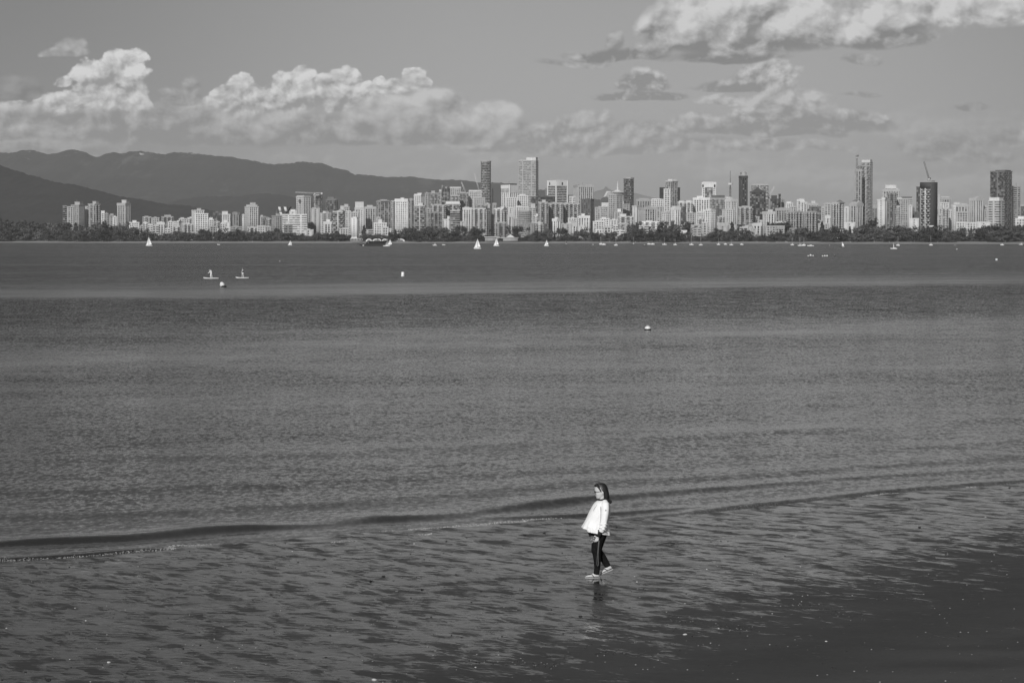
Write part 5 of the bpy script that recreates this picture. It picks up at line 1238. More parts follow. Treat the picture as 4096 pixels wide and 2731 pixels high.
link('drum', drum_me('drum', [(5.9 * k, -2 * k), (6.1 * k, 5 * k), (6.4 * k, 5.4 * k), (6.1 * k, 6 * k), (5.9 * k, 16 * k), (5.2 * k, 17.2 * k)], 24), root, mats=m_buoy); link('base_ring', drum_me('base_ring', [(6.2 * k, -1.5 * k), (6.9 * k, -.2 * k), (6.8 * k, 2.6 * k), (6.2 * k, 3.4 * k)], 24), root, mats=m_buoy)
p = onz(3986, 1042); k = px_m(p); root = empty('drum_buoy', p); tag(root, 'small white drum buoy far out at the right edge', 'buoy')
link('drum', drum_me('drum', [(3.8 * k, -1 * k), (3.9 * k, 6.6 * k), (3.2 * k, 7.8 * k)], 20), root, mats=m_buoy); link('base_ring', drum_me('base_ring', [(4 * k, -.6 * k), (4.3 * k, .6 * k), (4 * k, 1.3 * k)], 20), root, mats=m_buoy)
p = onz(893, 1148.5); k = px_m(p); root = empty('tilted_buoy', p, 0); tag(root, 'white faceted buoy tilted left over a black collar, below the paddlers', 'buoy')
o_ = link('float_head', drum_me('float_head', [(4.2 * k, 2 * k), (9.4 * k, 6.5 * k), (9.6 * k, 13 * k), (5.0 * k, 20.5 * k), (1.2 * k, 22.5 * k)], 8), root, (0, 0, 0), m_buoy); o_.rotation_euler = (R(-6), R(-24), 0)
for pl in o_.data.polygons: pl.use_smooth = False
link('collar', drum_me('collar', [(8 * k, -2 * k), (10.6 * k, 0), (11 * k, 3.4 * k), (9.6 * k, 5.6 * k)], 28), root, (2.5 * k, 0, 0), m_band)

# ------------------------------------------------------------------ figures
def loft(name, secs, n=24, p=2.0):
    """closed surface through elliptical sections ((cx, cy, cz), rx, ry[, tilt about y])"""
    bm = bmesh.new(); rings = []
    for s__ in secs:
        c, rx, ry = Vector(s__[0]), s__[1], s__[2]; tl_ = s__[3] if len(s__) > 3 else 0.
        ring = []
        for k in range(n):
            a = 2 * math.pi * k / n; ca, sa = math.cos(a), math.sin(a); x = rx * abs(ca) ** (2 / p) * (1 if ca > 0 else -1); y = ry * abs(sa) ** (2 / p) * (1 if sa > 0 else -1)
            ring.append(bm.verts.new(c + Vector((x * math.cos(tl_), y, x * math.sin(tl_)))))
        rings.append(ring)
    for a, b_ in zip(rings[:-1], rings[1:]):
        for k in range(n): bm.faces.new((a[k], b_[k], b_[(k + 1) % n], a[(k + 1) % n]))
    bm.faces.new(rings[0]); bm.faces.new(rings[-1][::-1]); bmesh.ops.recalc_face_normals(bm, faces=bm.faces)
    me = bpy.data.meshes.new(name); bm.to_mesh(me); bm.free()
    for q_ in me.polygons: q_.use_smooth = True
    return me
def ball(c, rx, ry, rz_, n=16, rot=None):
    bm = bmesh.new(); bmesh.ops.create_uvsphere(bm, u_segments=n, v_segments=n // 2 + 2, radius=1.)
    M = Matrix.Translation(Vector(c)) @ (Matrix.Rotation(rot, 4, 'Y') if rot else Matrix.Identity(4)) @ Matrix.Diagonal((rx, ry, rz_, 1)); bmesh.ops.transform(bm, matrix=M, verts=bm.verts)
    me = bpy.data.meshes.new('ball'); bm.to_mesh(me); bm.free(); return me
def weld(name, meshes, voxel, smooth=3):
    """union of overlapping shapes into one continuous skin"""
    me = join_mesh(name + '_raw', meshes); o_ = bpy.data.objects.new(name + '_raw', me); COL.objects.link(o_)
    m_ = o_.modifiers.new('r', 'REMESH'); m_.mode = 'VOXEL'; m_.voxel_size = voxel
    s__ = o_.modifiers.new('s', 'SMOOTH'); s__.iterations = smooth; s__.factor = .5
    dg = bpy.context.evaluated_depsgraph_get(); out = bpy.data.meshes.new_from_object(o_.evaluated_get(dg)); out.name = name
    bpy.data.objects.remove(o_); bpy.data.meshes.remove(me)
    for q_ in out.polygons: q_.use_smooth = True
    out.materials.clear(); return out
def skin_material():
    m, t, o = material('skin'); oc = t.N.new('ShaderNodeTexCoord').outputs['Object']
    principled(t, o, t.lin(t.noise(oc, 25., 4., .6), .3, .7, .46, .56), .5, .4); return m
m_skin = skin_material()
# ---- the walking woman (traced at 4.34 mm to the photograph pixel; she faces left)
q0 = onz(2384.3, 2307.1, .13)
for _ in range(3): s__, n__ = sn(q0.x, q0.y); q0 = onz(2384.3, 2307.1, float(sand_z(s__, n__)))
KM = q0.y / F
def W(sx, sy, y=0.): return Vector(((sx - 2384.3) * KM, y, (2307.1 - sy) * KM))
def A(x, y, d=0.): return W(2330 + x / 6.033, 1900 + y / 6.033, d)
def Bp(x, y, d=0.): return W(2310 + x / 6.818, 2100 + y / 6.818, d)
ka, kb = KM / 6.033, KM / 6.818
def secA(l, d=0.): return [(tuple(A((xl + xr) / 2, y, dd if dd is not None else d)), (xr - xl) / 2 * ka, ry) for (y, xl, xr, ry, dd) in l]
def secB(l): return [(tuple(Bp((xl + xr) / 2, y, dd)), (xr - xl) / 2 * kb, ry, tl_) for (y, xl, xr, ry, dd, tl_) in l]
person = empty('person', q0, -math.atan2(q0.x, q0.y)); tag(person, 'person in a flared white jacket and black trousers walking left on the wet sand', 'person')
HEADY = 0.
head = loft('head', secA([(185, 360, 500, .035, 0), (205, 320, 545, .058, 0), (240, 297, 572, .071, 0), (290, 290, 588, .077, 0), (340, 288, 590, .078, 0), (362, 290, 588, .077, 0), (385, 299, 582, .075, 0), (420, 302, 570, .073, 0), (450, 308, 548, .068, 0), (478, 316, 525, .062, 0), (505, 324, 500, .054, 0), (530, 335, 470, .044, 0), (548, 358, 430, .028, 0)]), 28)
neck = loft('neck', secA([(470, 400, 540, .052, 0), (540, 405, 550, .052, 0), (620, 410, 570, .058, 0)]))
nose = ball(A(302, 418), .010, .011, .016, 12, R(-20)); nose2 = ball(A(297, 430), .0085, .010, .008, 12)
lips = ball(A(322, 472), .007, .016, .0045, 12); lips2 = ball(A(326, 487), .007, .015, .005, 12); chin = ball(A(348, 527), .013, .022, .012, 12)
ear = ball(A(492, 395, -.075), .012, .008, .022, 12, R(-12)); ear2 = ball(A(492, 395, .075), .012, .008, .022, 12, R(-12)); cheek = ball(A(370, 440, -.035), .028, .03, .03); cheek2 = ball(A(370, 440, .035), .028, .03, .03)
torso = loft('torso', secA([(600, 400, 560, .09, 0), (660, 330, 600, .16, 0), (800, 300, 610, .15, 0), (1000, 280, 580, .13, 0), (1200, 250, 600, .15, 0), (1400, 260, 610, .15, 0)]))
NL = [(200, 420, 790, .125, -.05, 0), (300, 400, 770, .12, -.06, 0), (430, 386, 705, .098, -.085, 0), (560, 376, 665, .088, -.09, 0), (680, 373, 640, .078, -.09, 0), (760, 405, 636, .070, -.09, 0), (860, 425, 640, .066, -.09, 0), (960, 440, 640, .062, -.09, 0), (1130, 455, 622, .052, -.09, 0), (1230, 446, 604, .048, -.09, 0), (1318, 430, 596, .046, -.09, R(-5))]
FLg = [(200, 470, 812, .12, .06, 0), (300, 480, 800, .115, .07, 0), (430, 480, 752, .095, .085, 0), (560, 500, 705, .085, .09, 0), (680, 505, 668, .075, .09, R(8)), (740, 515, 690, .070, .09, R(25)), (820, 560, 745, .066, .09, R(30)), (920, 612, 805, .062, .09, R(30)), (1020, 668, 858, .055, .09, R(30)), (1100, 722, 898, .048, .09, R(28)), (1142, 754, 908, .046, .09, R(26))]
def shrink(l, k): return [(y, (xl + xr) / 2 - (xr - xl) / 2 * k, (xl + xr) / 2 + (xr - xl) / 2 * k, ry * k, dd, tl_) for (y, xl, xr, ry, dd, tl_) in l]
legn = loft('legn', secB(shrink(NL, .82) + [(1370, 470, 580, .032, -.09, 0)])); legf = loft('legf', secB(shrink(FLg, .82) + [(1180, 800, 905, .032, .09, R(20))]))
def foot(toe, heel, ank, d, fl):
    """foot from heel to toe with five toes"""
    tv, hv, av = Bp(*toe, d), Bp(*heel, d), Bp(*ank, d); ax = (tv - hv); L = ax.length; e = ax.normalized(); up = Vector((-e.z, 0, e.x)) * (-1 if e.x < 0 else 1); up = up if up.z > 0 else -up; tl_ = math.atan2(e.z, e.x)
    P_ = [(0.0, .020, .022, .022), (.06, .032, .030, .034), (.2, .036, .042, .040), (.38, .030, .046, .036), (.55, .024, .036, .040), (.7, .018, .026, .045), (.82, .014, .020, .046), (.9, .010, .016, .042)]
    bm_ = []
    pts_ = [(hv + e * (L * u) + up * z_, rr, ry) for u, z_, rr, ry in P_]
    b2 = bmesh.new(); rings = []
    for c, rr, ry in pts_: rings.append([b2.verts.new(c + up * (math.sin(a) * rr * (1.0 if math.sin(a) > 0 else .75)) + Vector((0, math.cos(a) * ry, 0))) for a in [2 * math.pi * k / 16 for k in range(16)]])
    for a_, c_ in zip(rings[:-1], rings[1:]):
        for k in range(16): b2.faces.new((a_[k], a_[(k + 1) % 16], c_[(k + 1) % 16], c_[k]))
    b2.faces.new(rings[0]); b2.faces.new(rings[-1][::-1]); bmesh.ops.recalc_face_normals(b2, faces=b2.faces); me = bpy.data.meshes.new('f'); b2.to_mesh(me); b2.free(); bm_.append(me)
    for k, (ty, tL, tr_) in enumerate([(-.032, 1.0, .0115), (-.012, 1.0, .0085), (.005, .97, .0080), (.021, .93, .0076), (.035, .88, .0072)]):
        ty = ty * fl; a_ = hv + e * (L * .80) + up * .013 + Vector((0, ty, 0)); c_ = hv + e * (L * tL * .99) + up * .010 + Vector((0, ty * 1.05, 0)); bm_.append(tube_mesh('t', [a_, a_.lerp(c_, .6) + up * .003, c_], [tr_, tr_, tr_ * .75]))
    return bm_, (hv, e, up, L)
f1, fr1 = foot((215, 1392), (588, 1398), (520, 1300), -.09, 1); f2, fr2 = foot((625, 1336), (952, 1202), (840, 1130), .09, -1)
# near hand, fingers curled round the phone
hw_ = Bp(540, 300, -.20); palm = Bp(525, 335, -.205)
hand = [ball(palm, .036, .014, .030, 16, R(-35)), tube_mesh('w', [Bp(590, 230, -.19), Bp(565, 280, -.195), Bp(540, 320, -.2)], [.026, .025, .028], flat=.75)]
for k, (bx_, by_, mx_, my_, tx_, ty_, rr) in enumerate([(490, 350, 468, 385, 462, 408, .0090), (508, 360, 492, 392, 486, 404, .0092), (532, 362, 520, 388, 512, 400, .0090), (560, 352, 556, 378, 546, 388, .0080)]):
    hand.append(tube_mesh('fg', [Bp(bx_ + 12, by_ - 26, -.21), Bp(bx_, by_, -.222), Bp(mx_, my_, -.214), Bp(tx_ - 4, ty_, -.198)], [rr * 1.1, rr, rr * .92, rr * .75]))
hand.append(tube_mesh('th', [Bp(530, 300, -.19), Bp(495, 262, -.185), Bp(478, 240, -.188), Bp(440, 262, -.195)], [.013, .012, .0105, .008]))
# far hand, mostly behind the phone
hand2 = [ball(Bp(425, 300, -.05), .022, .016, .028, 12)] + [tube_mesh('g', [Bp(420 + k * 14, 300, -.05), Bp(410 + k * 16, 345, -.07), Bp(415 + k * 15, 372, -.1)], [.009, .0085, .007]) for k in range(4)] + [tube_mesh('t2', [Bp(440, 290, -.05), Bp(468, 312, -.09), Bp(470, 330, -.12)], [.011, .010, .008])]
arm1 = tube_mesh('arm', [A(540, 660, -.15), A(530, 850, -.20), A(510, 1080, -.21), A(470, 1250, -.205), A(410, 1400, -.195)], [.05, .045, .038, .032, .027]); arm2 = tube_mesh('arm2', [A(500, 680, .15), A(440, 900, .19), A(380, 1080, .18), A(260, 1300, .05), Bp(420, 290, -.04)], [.05, .045, .038, .03, .024])
body = weld('body', [head, neck, nose, nose2, lips, lips2, chin, ear, ear2, cheek, cheek2, torso, legn, legf, arm1, arm2] + f1 + f2 + hand + hand2, .0042, 2)
link('body', body, person, mats=m_skin)
# eyes and mouth line sit behind the glasses but exist
m_eye = simple('eye', .05, .2); link('eye', join_mesh('eye', [ball(A(309, 385, -.030), .008, .010, .007), ball(A(309, 385, .030), .008, .010, .007)]), person, mats=m_eye)
link('mouth', ball(A(316.5, 480), .006, .013, .0012), person, mats=simple('lip', .22, .4))
# hair
def hair_material():
    m, t, o = material('black_hair'); oc = t.N.new('ShaderNodeTexCoord').outputs['Object']; x_, y_, z_ = t.sep(oc)
    st_ = t.noise(t.comb(t.mul(x_, 90.), t.mul(y_, 90.), t.mul(z_, 6.)), 1., 4., .6); bn = t.N.new('ShaderNodeBump'); bn.inputs['Distance'].default_value = .004; t.L.new(st_, bn.inputs['Height'])
    principled(t, o, t.lin(st_, .3, .7, .008, .022), .5, .3, 0., bn.outputs[0]); return m
m_hair = hair_material()
crown_ = loft('h', secA([(166, 420, 500, .03, 0), (178, 370, 535, .058, 0), (200, 330, 560, .074, 0), (235, 345, 585, .084, .0), (270, 375, 602, .088, 0), (320, 402, 618, .090, 0), (370, 448, 630, .088, 0), (420, 495, 640, .086, 0), (470, 498, 647, .084, 0), (520, 498, 652, .08, 0), (552, 510, 640, .07, 0), (565, 530, 620, .05, 0)]), 28)
fringe = [ball(A(318, 232, -.02), .030, .045, .022, 16, R(20)), ball(A(350, 215, -.03), .035, .045, .025, 16, R(15)), ball(A(325, 228, .03), .030, .04, .022), tube_mesh('f', [A(330, 215, -.055), A(375, 250, -.078), A(410, 300, -.083), A(438, 350, -.084), A(450, 375, -.083)], [.018, .017, .014, .011, .006])]
link('hair', weld('hair', [crown_] + fringe, .004, 2), person, mats=m_hair)
# headband: flat band over the crown with pale edges
m_bandc = simple('headband_cloth', .045, .5); m_edge = simple('pale_trim', .10, .5)
def over_head(off):
    return [A(385 + off * .85, 158 - off * .25 + (6 if off else 0), 0.) + Vector((0, 0, .002)), A(392 + off, 170, -.035), A(410 + off, 205, -.066), A(438 + off, 258, -.089), A(468 + off * .8, 305, -.096), A(498 + off * .4, 345, -.095)]
def ribbon(name, offs, th, d=.004):
    bm = bmesh.new(); rows = [[bm.verts.new(p + Vector((0, -d * (0 if i == 0 else 1), d * (1 if i == 0 else 0)))) for i, p in enumerate(over_head(o__))] for o__ in offs]
    for a_, c_ in zip(rows[:-1], rows[1:]):
        for k in range(5): bm.faces.new((a_[k], a_[k + 1], c_[k + 1], c_[k]))
    me = bpy.data.meshes.new(name); bm.to_mesh(me); bm.free(); o_ = bpy.data.objects.new('tmp', me); COL.objects.link(o_); sm = o_.modifiers.new('s', 'SOLIDIFY'); sm.thickness = th; sm.offset = 0; sb = o_.modifiers.new('b', 'SUBSURF'); sb.levels = sb.render_levels = 2
    out = bpy.data.meshes.new_from_object(o_.evaluated_get(bpy.context.evaluated_depsgraph_get())); bpy.data.objects.remove(o_); return out
hb = link('headband', ribbon('headband', [-14, 12, 38], .006), person, mats=m_bandc)
link('trim', tube_mesh('trim', [p + Vector((-.0, -.006, .003)) for p in over_head(-15)], .002), hb, mats=m_edge)
# sunglasses
m_lens = simple('dark_lens', .012, .08, .6); m_frame = simple('dark_frame', .02, .3)
sg = link('sunglasses', join_mesh('sunglasses', [tube_mesh('a', [A(322, 372, -.060), A(380, 372, -.078), A(440, 358, -.083)], .0038, flat=.6), tube_mesh('b', [A(322, 372, .060), A(380, 372, .078), A(440, 358, .083)], .0038), tube_mesh('c', [A(284, 362, -.055), A(276, 360, 0), A(284, 362, .055)], .0035), tube_mesh('d', [A(284, 362, -.055), A(322, 370, -.064)], .006)]), person, mats=m_frame)
for sgn in (-1, 1): link('lens', ball(A(297, 397, .034 * sgn), .0075, .028, .030, 16, R(-14)), sg, mats=m_lens)
# trousers
m_tr = simple('black_trousers', .009, .95, .15, var=.4, scale=12., bump=.002)
link('trousers', weld('trousers', [loft('a', secB(NL)), loft('b', secB(FLg))], .006, 2), person, mats=m_tr)
# dark hooded top: collar, hood, cuffs, hem strip
m_hood = simple('dark_knit', .013, .9, var=.4, scale=30.)
hood = [loft('c', [(tuple(A(478, 600, 0)), .052, .085, R(8)), (tuple(A(470, 575, 0)), .062, .088, R(8)), (tuple(A(468, 548, 0)), .058, .078, R(10))]), ball(A(612, 585, 0), .050, .085, .030, 16, R(35)), ball(A(665, 625, 0), .032, .07, .030, 16, R(55)), ball(A(560, 548, 0), .05, .08, .02, 16, R(15)), ball(A(400, 590, -.03), .016, .03, .02, 12, R(-30)), ball(A(400, 590, .03), .016, .03, .02, 12, R(-30))]
link('hooded_top', weld('hooded_top', hood, .005, 3), person, mats=m_hood)
link('cuff', tube_mesh('cuff', [A(425, 1270, -.205), A(418, 1350, -.205), Bp(560, 258, -.2)], [.046, .048, .036]), person, mats=m_hood)
link('cuff', tube_mesh('cuff', [Bp(340, 120, -.02), Bp(350, 190, -.03), Bp(375, 270, -.04)], [.042, .042, .036]), person, mats=simple('charcoal_knit', .03, .8))
link('shirt_hem', loft('shirt_hem', [(tuple(Bp(690, 170, .0)), .085, .155, R(-8)), (tuple(Bp(700, 232, .0)), .098, .16, R(-8))]), person, mats=simple('grey_jersey', .09, .85))
# jacket
def jacket_material():
    m, t, o = material('white_jacket'); oc = t.N.new('ShaderNodeTexCoord').outputs['Object']
    fo = t.noise(t.v('MULTIPLY', oc, (1., 1., .35)), 22., 4., .55); bn = t.N.new('ShaderNodeBump'); bn.inputs['Distance'].default_value = .007; t.L.new(fo, bn.inputs['Height'])
    principled(t, o, t.lin(fo, .3, .7, .78, .84), .6, .35, 0., bn.outputs[0]); return m
m_jk = jacket_material()
JS = [(572, 435, 545, .055, 0), (585, 395, 590, .09, 0), (605, 335, 615, .130, 0), (650, 285, 648, .172, 0), (700, 246, 664, .190, 0), (800, 190, 674, .196, 0), (900, 140, 672, .198, 0), (1000, 98, 650, .198, 0), (1060, 72, 630, .198, 0), (1100, 56, 630, .202, 0), (1160, 33, 645, .212, 0), (1230, 8, 655, .222, 0), (1300, -16, 662, .228, 0), (1345, -30, 664, .230, 0)]
def jacket_shell():
    n = 96; bm = bmesh.new(); rings = []
    ys = np.linspace(572, 1345, 64); J = np.array(JS)
    for yv in ys:
        xl, xr, ry = np.interp(yv, J[:, 0], J[:, 1]), np.interp(yv, J[:, 0], J[:, 2]), np.interp(yv, J[:, 0], J[:, 3])
        u = (yv - 572) / (1345 - 572); ring = []
        for k in range(n):
            a = 2 * math.pi * k / n; ca, sa = math.cos(a), math.sin(a); x = (xl + xr) / 2 + (xr - xl) / 2 * ca
            # slanted hem: the back hangs lower than the front
            yy = yv + (max(0, u - .55) / .45) ** 1.2 * (-95 + 185 * (x - 0) / 660)
            low = max(0, (u - .62) / .38)
            fold = 1 + low * .035 * math.sin(a * 11 + 1.2 * math.sin(a * 3)) + .006 * math.sin(a * 17 + u * 20)
            # quilted channels on the near front panel
            if sa < -.15 and 215 < x < 395 and 740 < yv < 1110: fold += .010 * abs(math.sin((yv + (x - 250) * -.35) / 44 * math.pi))
            p = A(x, yy, 0.); cpt = A((xl + xr) / 2, yy, 0.); q_ = cpt + (p - cpt) * fold
            ring.append(bm.verts.new((q_.x, ry * sa * fold, q_.z)))
        rings.append(ring)
    for a_, c_ in zip(rings[:-1], rings[1:]):
        for k in range(n): bm.faces.new((a_[k], c_[k], c_[(k + 1) % n], a_[(k + 1) % n]))
    bmesh.ops.recalc_face_normals(bm, faces=bm.faces)
    me = bpy.data.meshes.new('jacket'); bm.to_mesh(me); bm.free(); o_ = bpy.data.objects.new('tmp', me); COL.objects.link(o_); sm = o_.modifiers.new('s', 'SOLIDIFY'); sm.thickness = .006; sm.offset = -1
    out = bpy.data.meshes.new_from_object(o_.evaluated_get(bpy.context.evaluated_depsgraph_get())); bpy.data.objects.remove(o_)
    for q_ in out.polygons: q_.use_smooth = True
    return out
jk = link('jacket', jacket_shell(), person, mats=m_jk)
def frill():
    """loose second layer under the front hem, pleated"""
    n = 60; bm = bmesh.new(); rows = []
    for j, u in enumerate(np.linspace(0, 1, 8)):
        row = []
        for k in range(n):
            t_ = k / (n - 1); x = 108 + 275 * t_; y0 = 1165 + 120 * t_; y1 = 1318 + 50 * t_ ** .7; yy = y0 + (y1 - y0) * u
            a = math.acos(max(-1, min(1, (x - 331) / 331.))); d = -.226 * math.sin(a) - .008 - .012 * u * abs(math.sin(t_ * 13.)); row.append(bm.verts.new(A(x + 5 * math.sin(t_ * 26) * u, yy, d)))
        rows.append(row)
    for a_, c_ in zip(rows[:-1], rows[1:]):
        for k in range(n - 1): bm.faces.new((a_[k], c_[k], c_[k + 1], a_[k + 1]))
    me = bpy.data.meshes.new('frill'); bm.to_mesh(me); bm.free(); o_ = bpy.data.objects.new('tmp', me); COL.objects.link(o_); sm = o_.modifiers.new('s', 'SOLIDIFY'); sm.thickness = .005
    out = bpy.data.meshes.new_from_object(o_.evaluated_get(bpy.context.evaluated_depsgraph_get())); bpy.data.objects.remove(o_)
    for q_ in out.polygons: q_.use_smooth = True
    return out
link('hem_frill', frill(), jk, mats=m_jk)
slv = [tube_mesh('s', [A(520, 615, -.09), A(540, 680, -.155), A(545, 780, -.195), A(536, 880, -.21), A(520, 1000, -.222), A(505, 1090, -.225), A(490, 1170, -.225), A(468, 1250, -.22), A(440, 1312, -.212)], [.06, .078, .076, .073, .068, .066, .066, .06, .052], 20, flat=.85)]
for (x, y, r_) in ((560, 1110, .016), (470, 1130, .014), (540, 1180, .018), (450, 1215, .013), (520, 1250, .014)): slv.append(tube_mesh('w', [A(x - 70, y - 18, -.268), A(x - 10, y - 4, -.278), A(x + 40, y + 22, -.258)], [r_ * .5, r_, r_ * .4], 10))
link('sleeve', weld('sleeve', slv, .005, 2), jk, mats=m_jk)
link('sleeve', weld('sleeve', [tube_mesh('s', [A(500, 615, .09), A(500, 680, .16), A(450, 850, .215), A(400, 1050, .20), A(300, 1200, .13), A(230, 1290, .06)], [.06, .075, .07, .06, .055, .045], 16)], .006, 2), jk, mats=m_jk)
# zip line, seam and the small dark emblem on the sleeve
m_seam = simple('grey_seam', .28, .6)
link('zip', tube_mesh('zip', [A(392, 612, -.085), A(345, 680, -.155), A(275, 775, -.155), A(255, 820, -.152)], .002), jk, mats=simple('dark_zip', .12, .4))
link('seam', tube_mesh('seam', [A(432, 700, -.215), A(434, 850, -.232), A(432, 1000, -.236), A(420, 1120, -.238)], .003), jk, mats=m_seam)
link('emblem', join_mesh('emblem', [ball(A(560, 783, -.268), .009, .003, .010, 10), ball(A(552, 797, -.266), .012, .003, .006, 10), ball(A(568, 797, -.264), .009, .003, .006, 10)]), jk, mats=simple('dark_emblem', .18, .6))
# flip-flops
m_sole = simple('pale_sole', .42, .7); m_strap = simple('dark_strap', .02, .5); m_under = simple('dark_outsole', .06, .7)
for (hv, e, up, L), fl in ((fr1, 1), (fr2, -1)):
    def sole(h0, h1, grow):
        bm = bmesh.new(); lo = []; hi = []
        for k in range(36):
            a = 2 * math.pi * k / 36; ca, sa = math.cos(a), math.sin(a); u = .5 - ca * (.56 + grow); wv_ = (.040 + .010 * max(0, -(-ca)) + grow * .1) * (1 if True else 0); wv_ = .038 + .012 * (1 + (u - .5) * 1.6) / 1.8
            c = hv + e * (L * u) + Vector((0, sa * wv_, 0)); lo.append(bm.verts.new(c + up * h0)); hi.append(bm.verts.new(c + up * h1))
        bm.faces.new(lo); bm.faces.new(hi[::-1])
        for k in range(36): bm.faces.new((lo[k], lo[(k + 1) % 36], hi[(k + 1) % 36], hi[k]))
        bmesh.ops.recalc_face_normals(bm, faces=bm.faces); me = bpy.data.meshes.new('sole'); bm.to_mesh(me); bm.free(); return me
    ff = link('flip_flop', sole(-.016, -.003, .0), person, mats=m_sole); link('outsole', sole(-.021, -.0165, .0), ff, mats=m_under)
    toep = hv + e * (L * .80) + Vector((0, -.020 * fl, 0)) + up * .006
    link('strap', join_mesh('strap', [tube_mesh('s', [toep, hv + e * (L * .70) + up * .046 + Vector((0, -.02 * fl, 0)), hv + e * (L * .52) + up * .054 + Vector((0, -.042 , 0)), hv + e * (L * .36) + up * .004 + Vector((0, -.050, 0))], [.005, .006, .0065, .006], flat=1.), tube_mesh('s2', [toep, hv + e * (L * .70) + up * .046, hv + e * (L * .52) + up * .054 + Vector((0, .038, 0)), hv + e * (L * .36) + up * .004 + Vector((0, .048, 0))], [.005, .006, .0065, .006])]), ff, mats=m_strap)
# phone held in the hand, with its long cord
def phone_material():
    m, t, o = material('patterned_phone_case'); oc = t.N.new('ShaderNodeTexCoord').outputs['Object']; v_ = t.noise(oc, 60., 3., .6)
    principled(t, o, t.ss(v_, .44, .56, .05, .42), .35, .5); return m
rotp = math.atan2(q0.x, q0.y)
ph = empty('phone', q0, -rotp); tag(ph, 'phone in light patterned case in the walking person\'s hand, with long hanging cord', 'phone')
pc_ = Bp(430, 355, -.165); c_ = bpy.data.objects.new('tmp', boxes_mesh('case', [(-.037, -.0055, -.05, .037, .0055, .05)])); COL.objects.link(c_); bv = c_.modifiers.new('b', 'BEVEL'); bv.width = .005; bv.segments = 3
me = bpy.data.meshes.new_from_object(c_.evaluated_get(bpy.context.evaluated_depsgraph_get())); bpy.data.objects.remove(c_); o_ = link('phone_case', me, ph, pc_, phone_material()); o_.rotation_euler = (R(-18), R(62), R(12))
cord = [Bp(575, 372, -.205), Bp(560, 520, -.205), Bp(545, 700, -.205), Bp(533, 880, -.204), Bp(529, 1000, -.203), Bp(533, 1040, -.203), Bp(549, 1060, -.203), Bp(568, 1045, -.203), Bp(572, 1000, -.203), Bp(564, 880, -.204), Bp(566, 700, -.205), Bp(578, 520, -.205), Bp(594, 360, -.205)]
link('hanging_cord', tube_mesh('hanging_cord', cord, .0022, 6), ph, mats=simple('pale_cord', .28, .5))

# ---- paddlers
def paddler(origin_px, label, pts, tones, board, label_b, paddle, label_p, headpx, sc_=7.84):
    ox, oy = 760 + origin_px[0] / sc_, 1020 + origin_px[1] / sc_
    p = onz(ox, oy); k = px_m(p) / sc_; rz = -math.atan2(p.x, p.y)
    f = lambda x, y, d=0.: Vector(((x - origin_px[0]) * k, d, (origin_px[1] - y) * k))
    root = empty('paddler', p, rz); root.name = 'person'; tag(root, label, 'person')
    ms = [tube_mesh('t', [f(*a) for a in chain], r_, 12) for chain, r_ in pts]; ms.append(ball(f(*headpx), .075, .07, .10, 14)); ms.append(ball(f(headpx[0] - 15, headpx[1] + 4), .015, .015, .015, 8))
    me = weld('body', ms, .014, 2); link('body', me, root, mats=m_skin)
    for nm, chain, r_, mt_ in tones: link(nm, tube_mesh(nm, [f(*a) for a in chain], r_, 14, flat=.95), root, mats=mt_)
    link('hair', ball(f(headpx[0] + 6, headpx[1] - 5), .085, .082, .10, 12), root, mats=m_hair)
    x0, x1, yb = board; bp = onz(760 + (x0 + x1) / 2 / sc_, oy); L = (x1 - x0) * k
    br = empty('paddleboard', bp, rz); tag(br, label_b, 'paddleboard')
    n = 18; bm = bmesh.new(); tp = []; bt = []
    for q_ in range(2 * n):
        a = math.pi * q_ / n; u = -math.cos(a); w_ = .38 * math.copysign(abs(math.sin(a)) ** .6, math.sin(a)); rise = .10 * max(0, -u - .55) ** 1.5 * 3
        tp.append(bm.verts.new((u * L / 2, w_, .13 + rise))); bt.append(bm.verts.new((u * L / 2 * .97, w_ * .9, -.03 + rise)))
    bm.faces.new(tp); bm.faces.new(bt[::-1])
    for q_ in range(2 * n): bm.faces.new((tp[q_], bt[q_], bt[(q_ + 1) % (2 * n)], tp[(q_ + 1) % (2 * n)]))
    bmesh.ops.recalc_face_normals(bm, faces=bm.faces); me = bpy.data.meshes.new('board'); bm.to_mesh(me); bm.free(); link('board', me, br, mats=m_white)
    link('deck_pad', boxes_mesh('deck_pad', [(-L * .12, -.25, .131, L * .32, .25, .138)]), br, mats=simple('deck_pad', .35, .8)); link('fin', boxes_mesh('fin', [(L * .38, -.01, -.2, L * .43, .01, -.03)]), br, mats=m_dkpaint)
    pr = empty('paddle', p, rz); tag(pr, label_p, 'paddle'); a, b_ = f(*paddle[0]), f(*paddle[1])
    link('shaft', tube_mesh('shaft', [a, b_], .017, 8), pr, mats=m_dkpaint); link('grip', tube_mesh('grip', [a + Vector((-.06, 0, 0)), a + Vector((.06, 0, 0))], .02, 8), pr, mats=m_dkpaint)
    d = (b_ - a).normalized(); link('blade', tube_mesh('blade', [b_ - d * .32, b_ - d * .2, b_ - d * .02], [.03, .09, .06], 10, flat=.2), pr, mats=m_dkpaint)
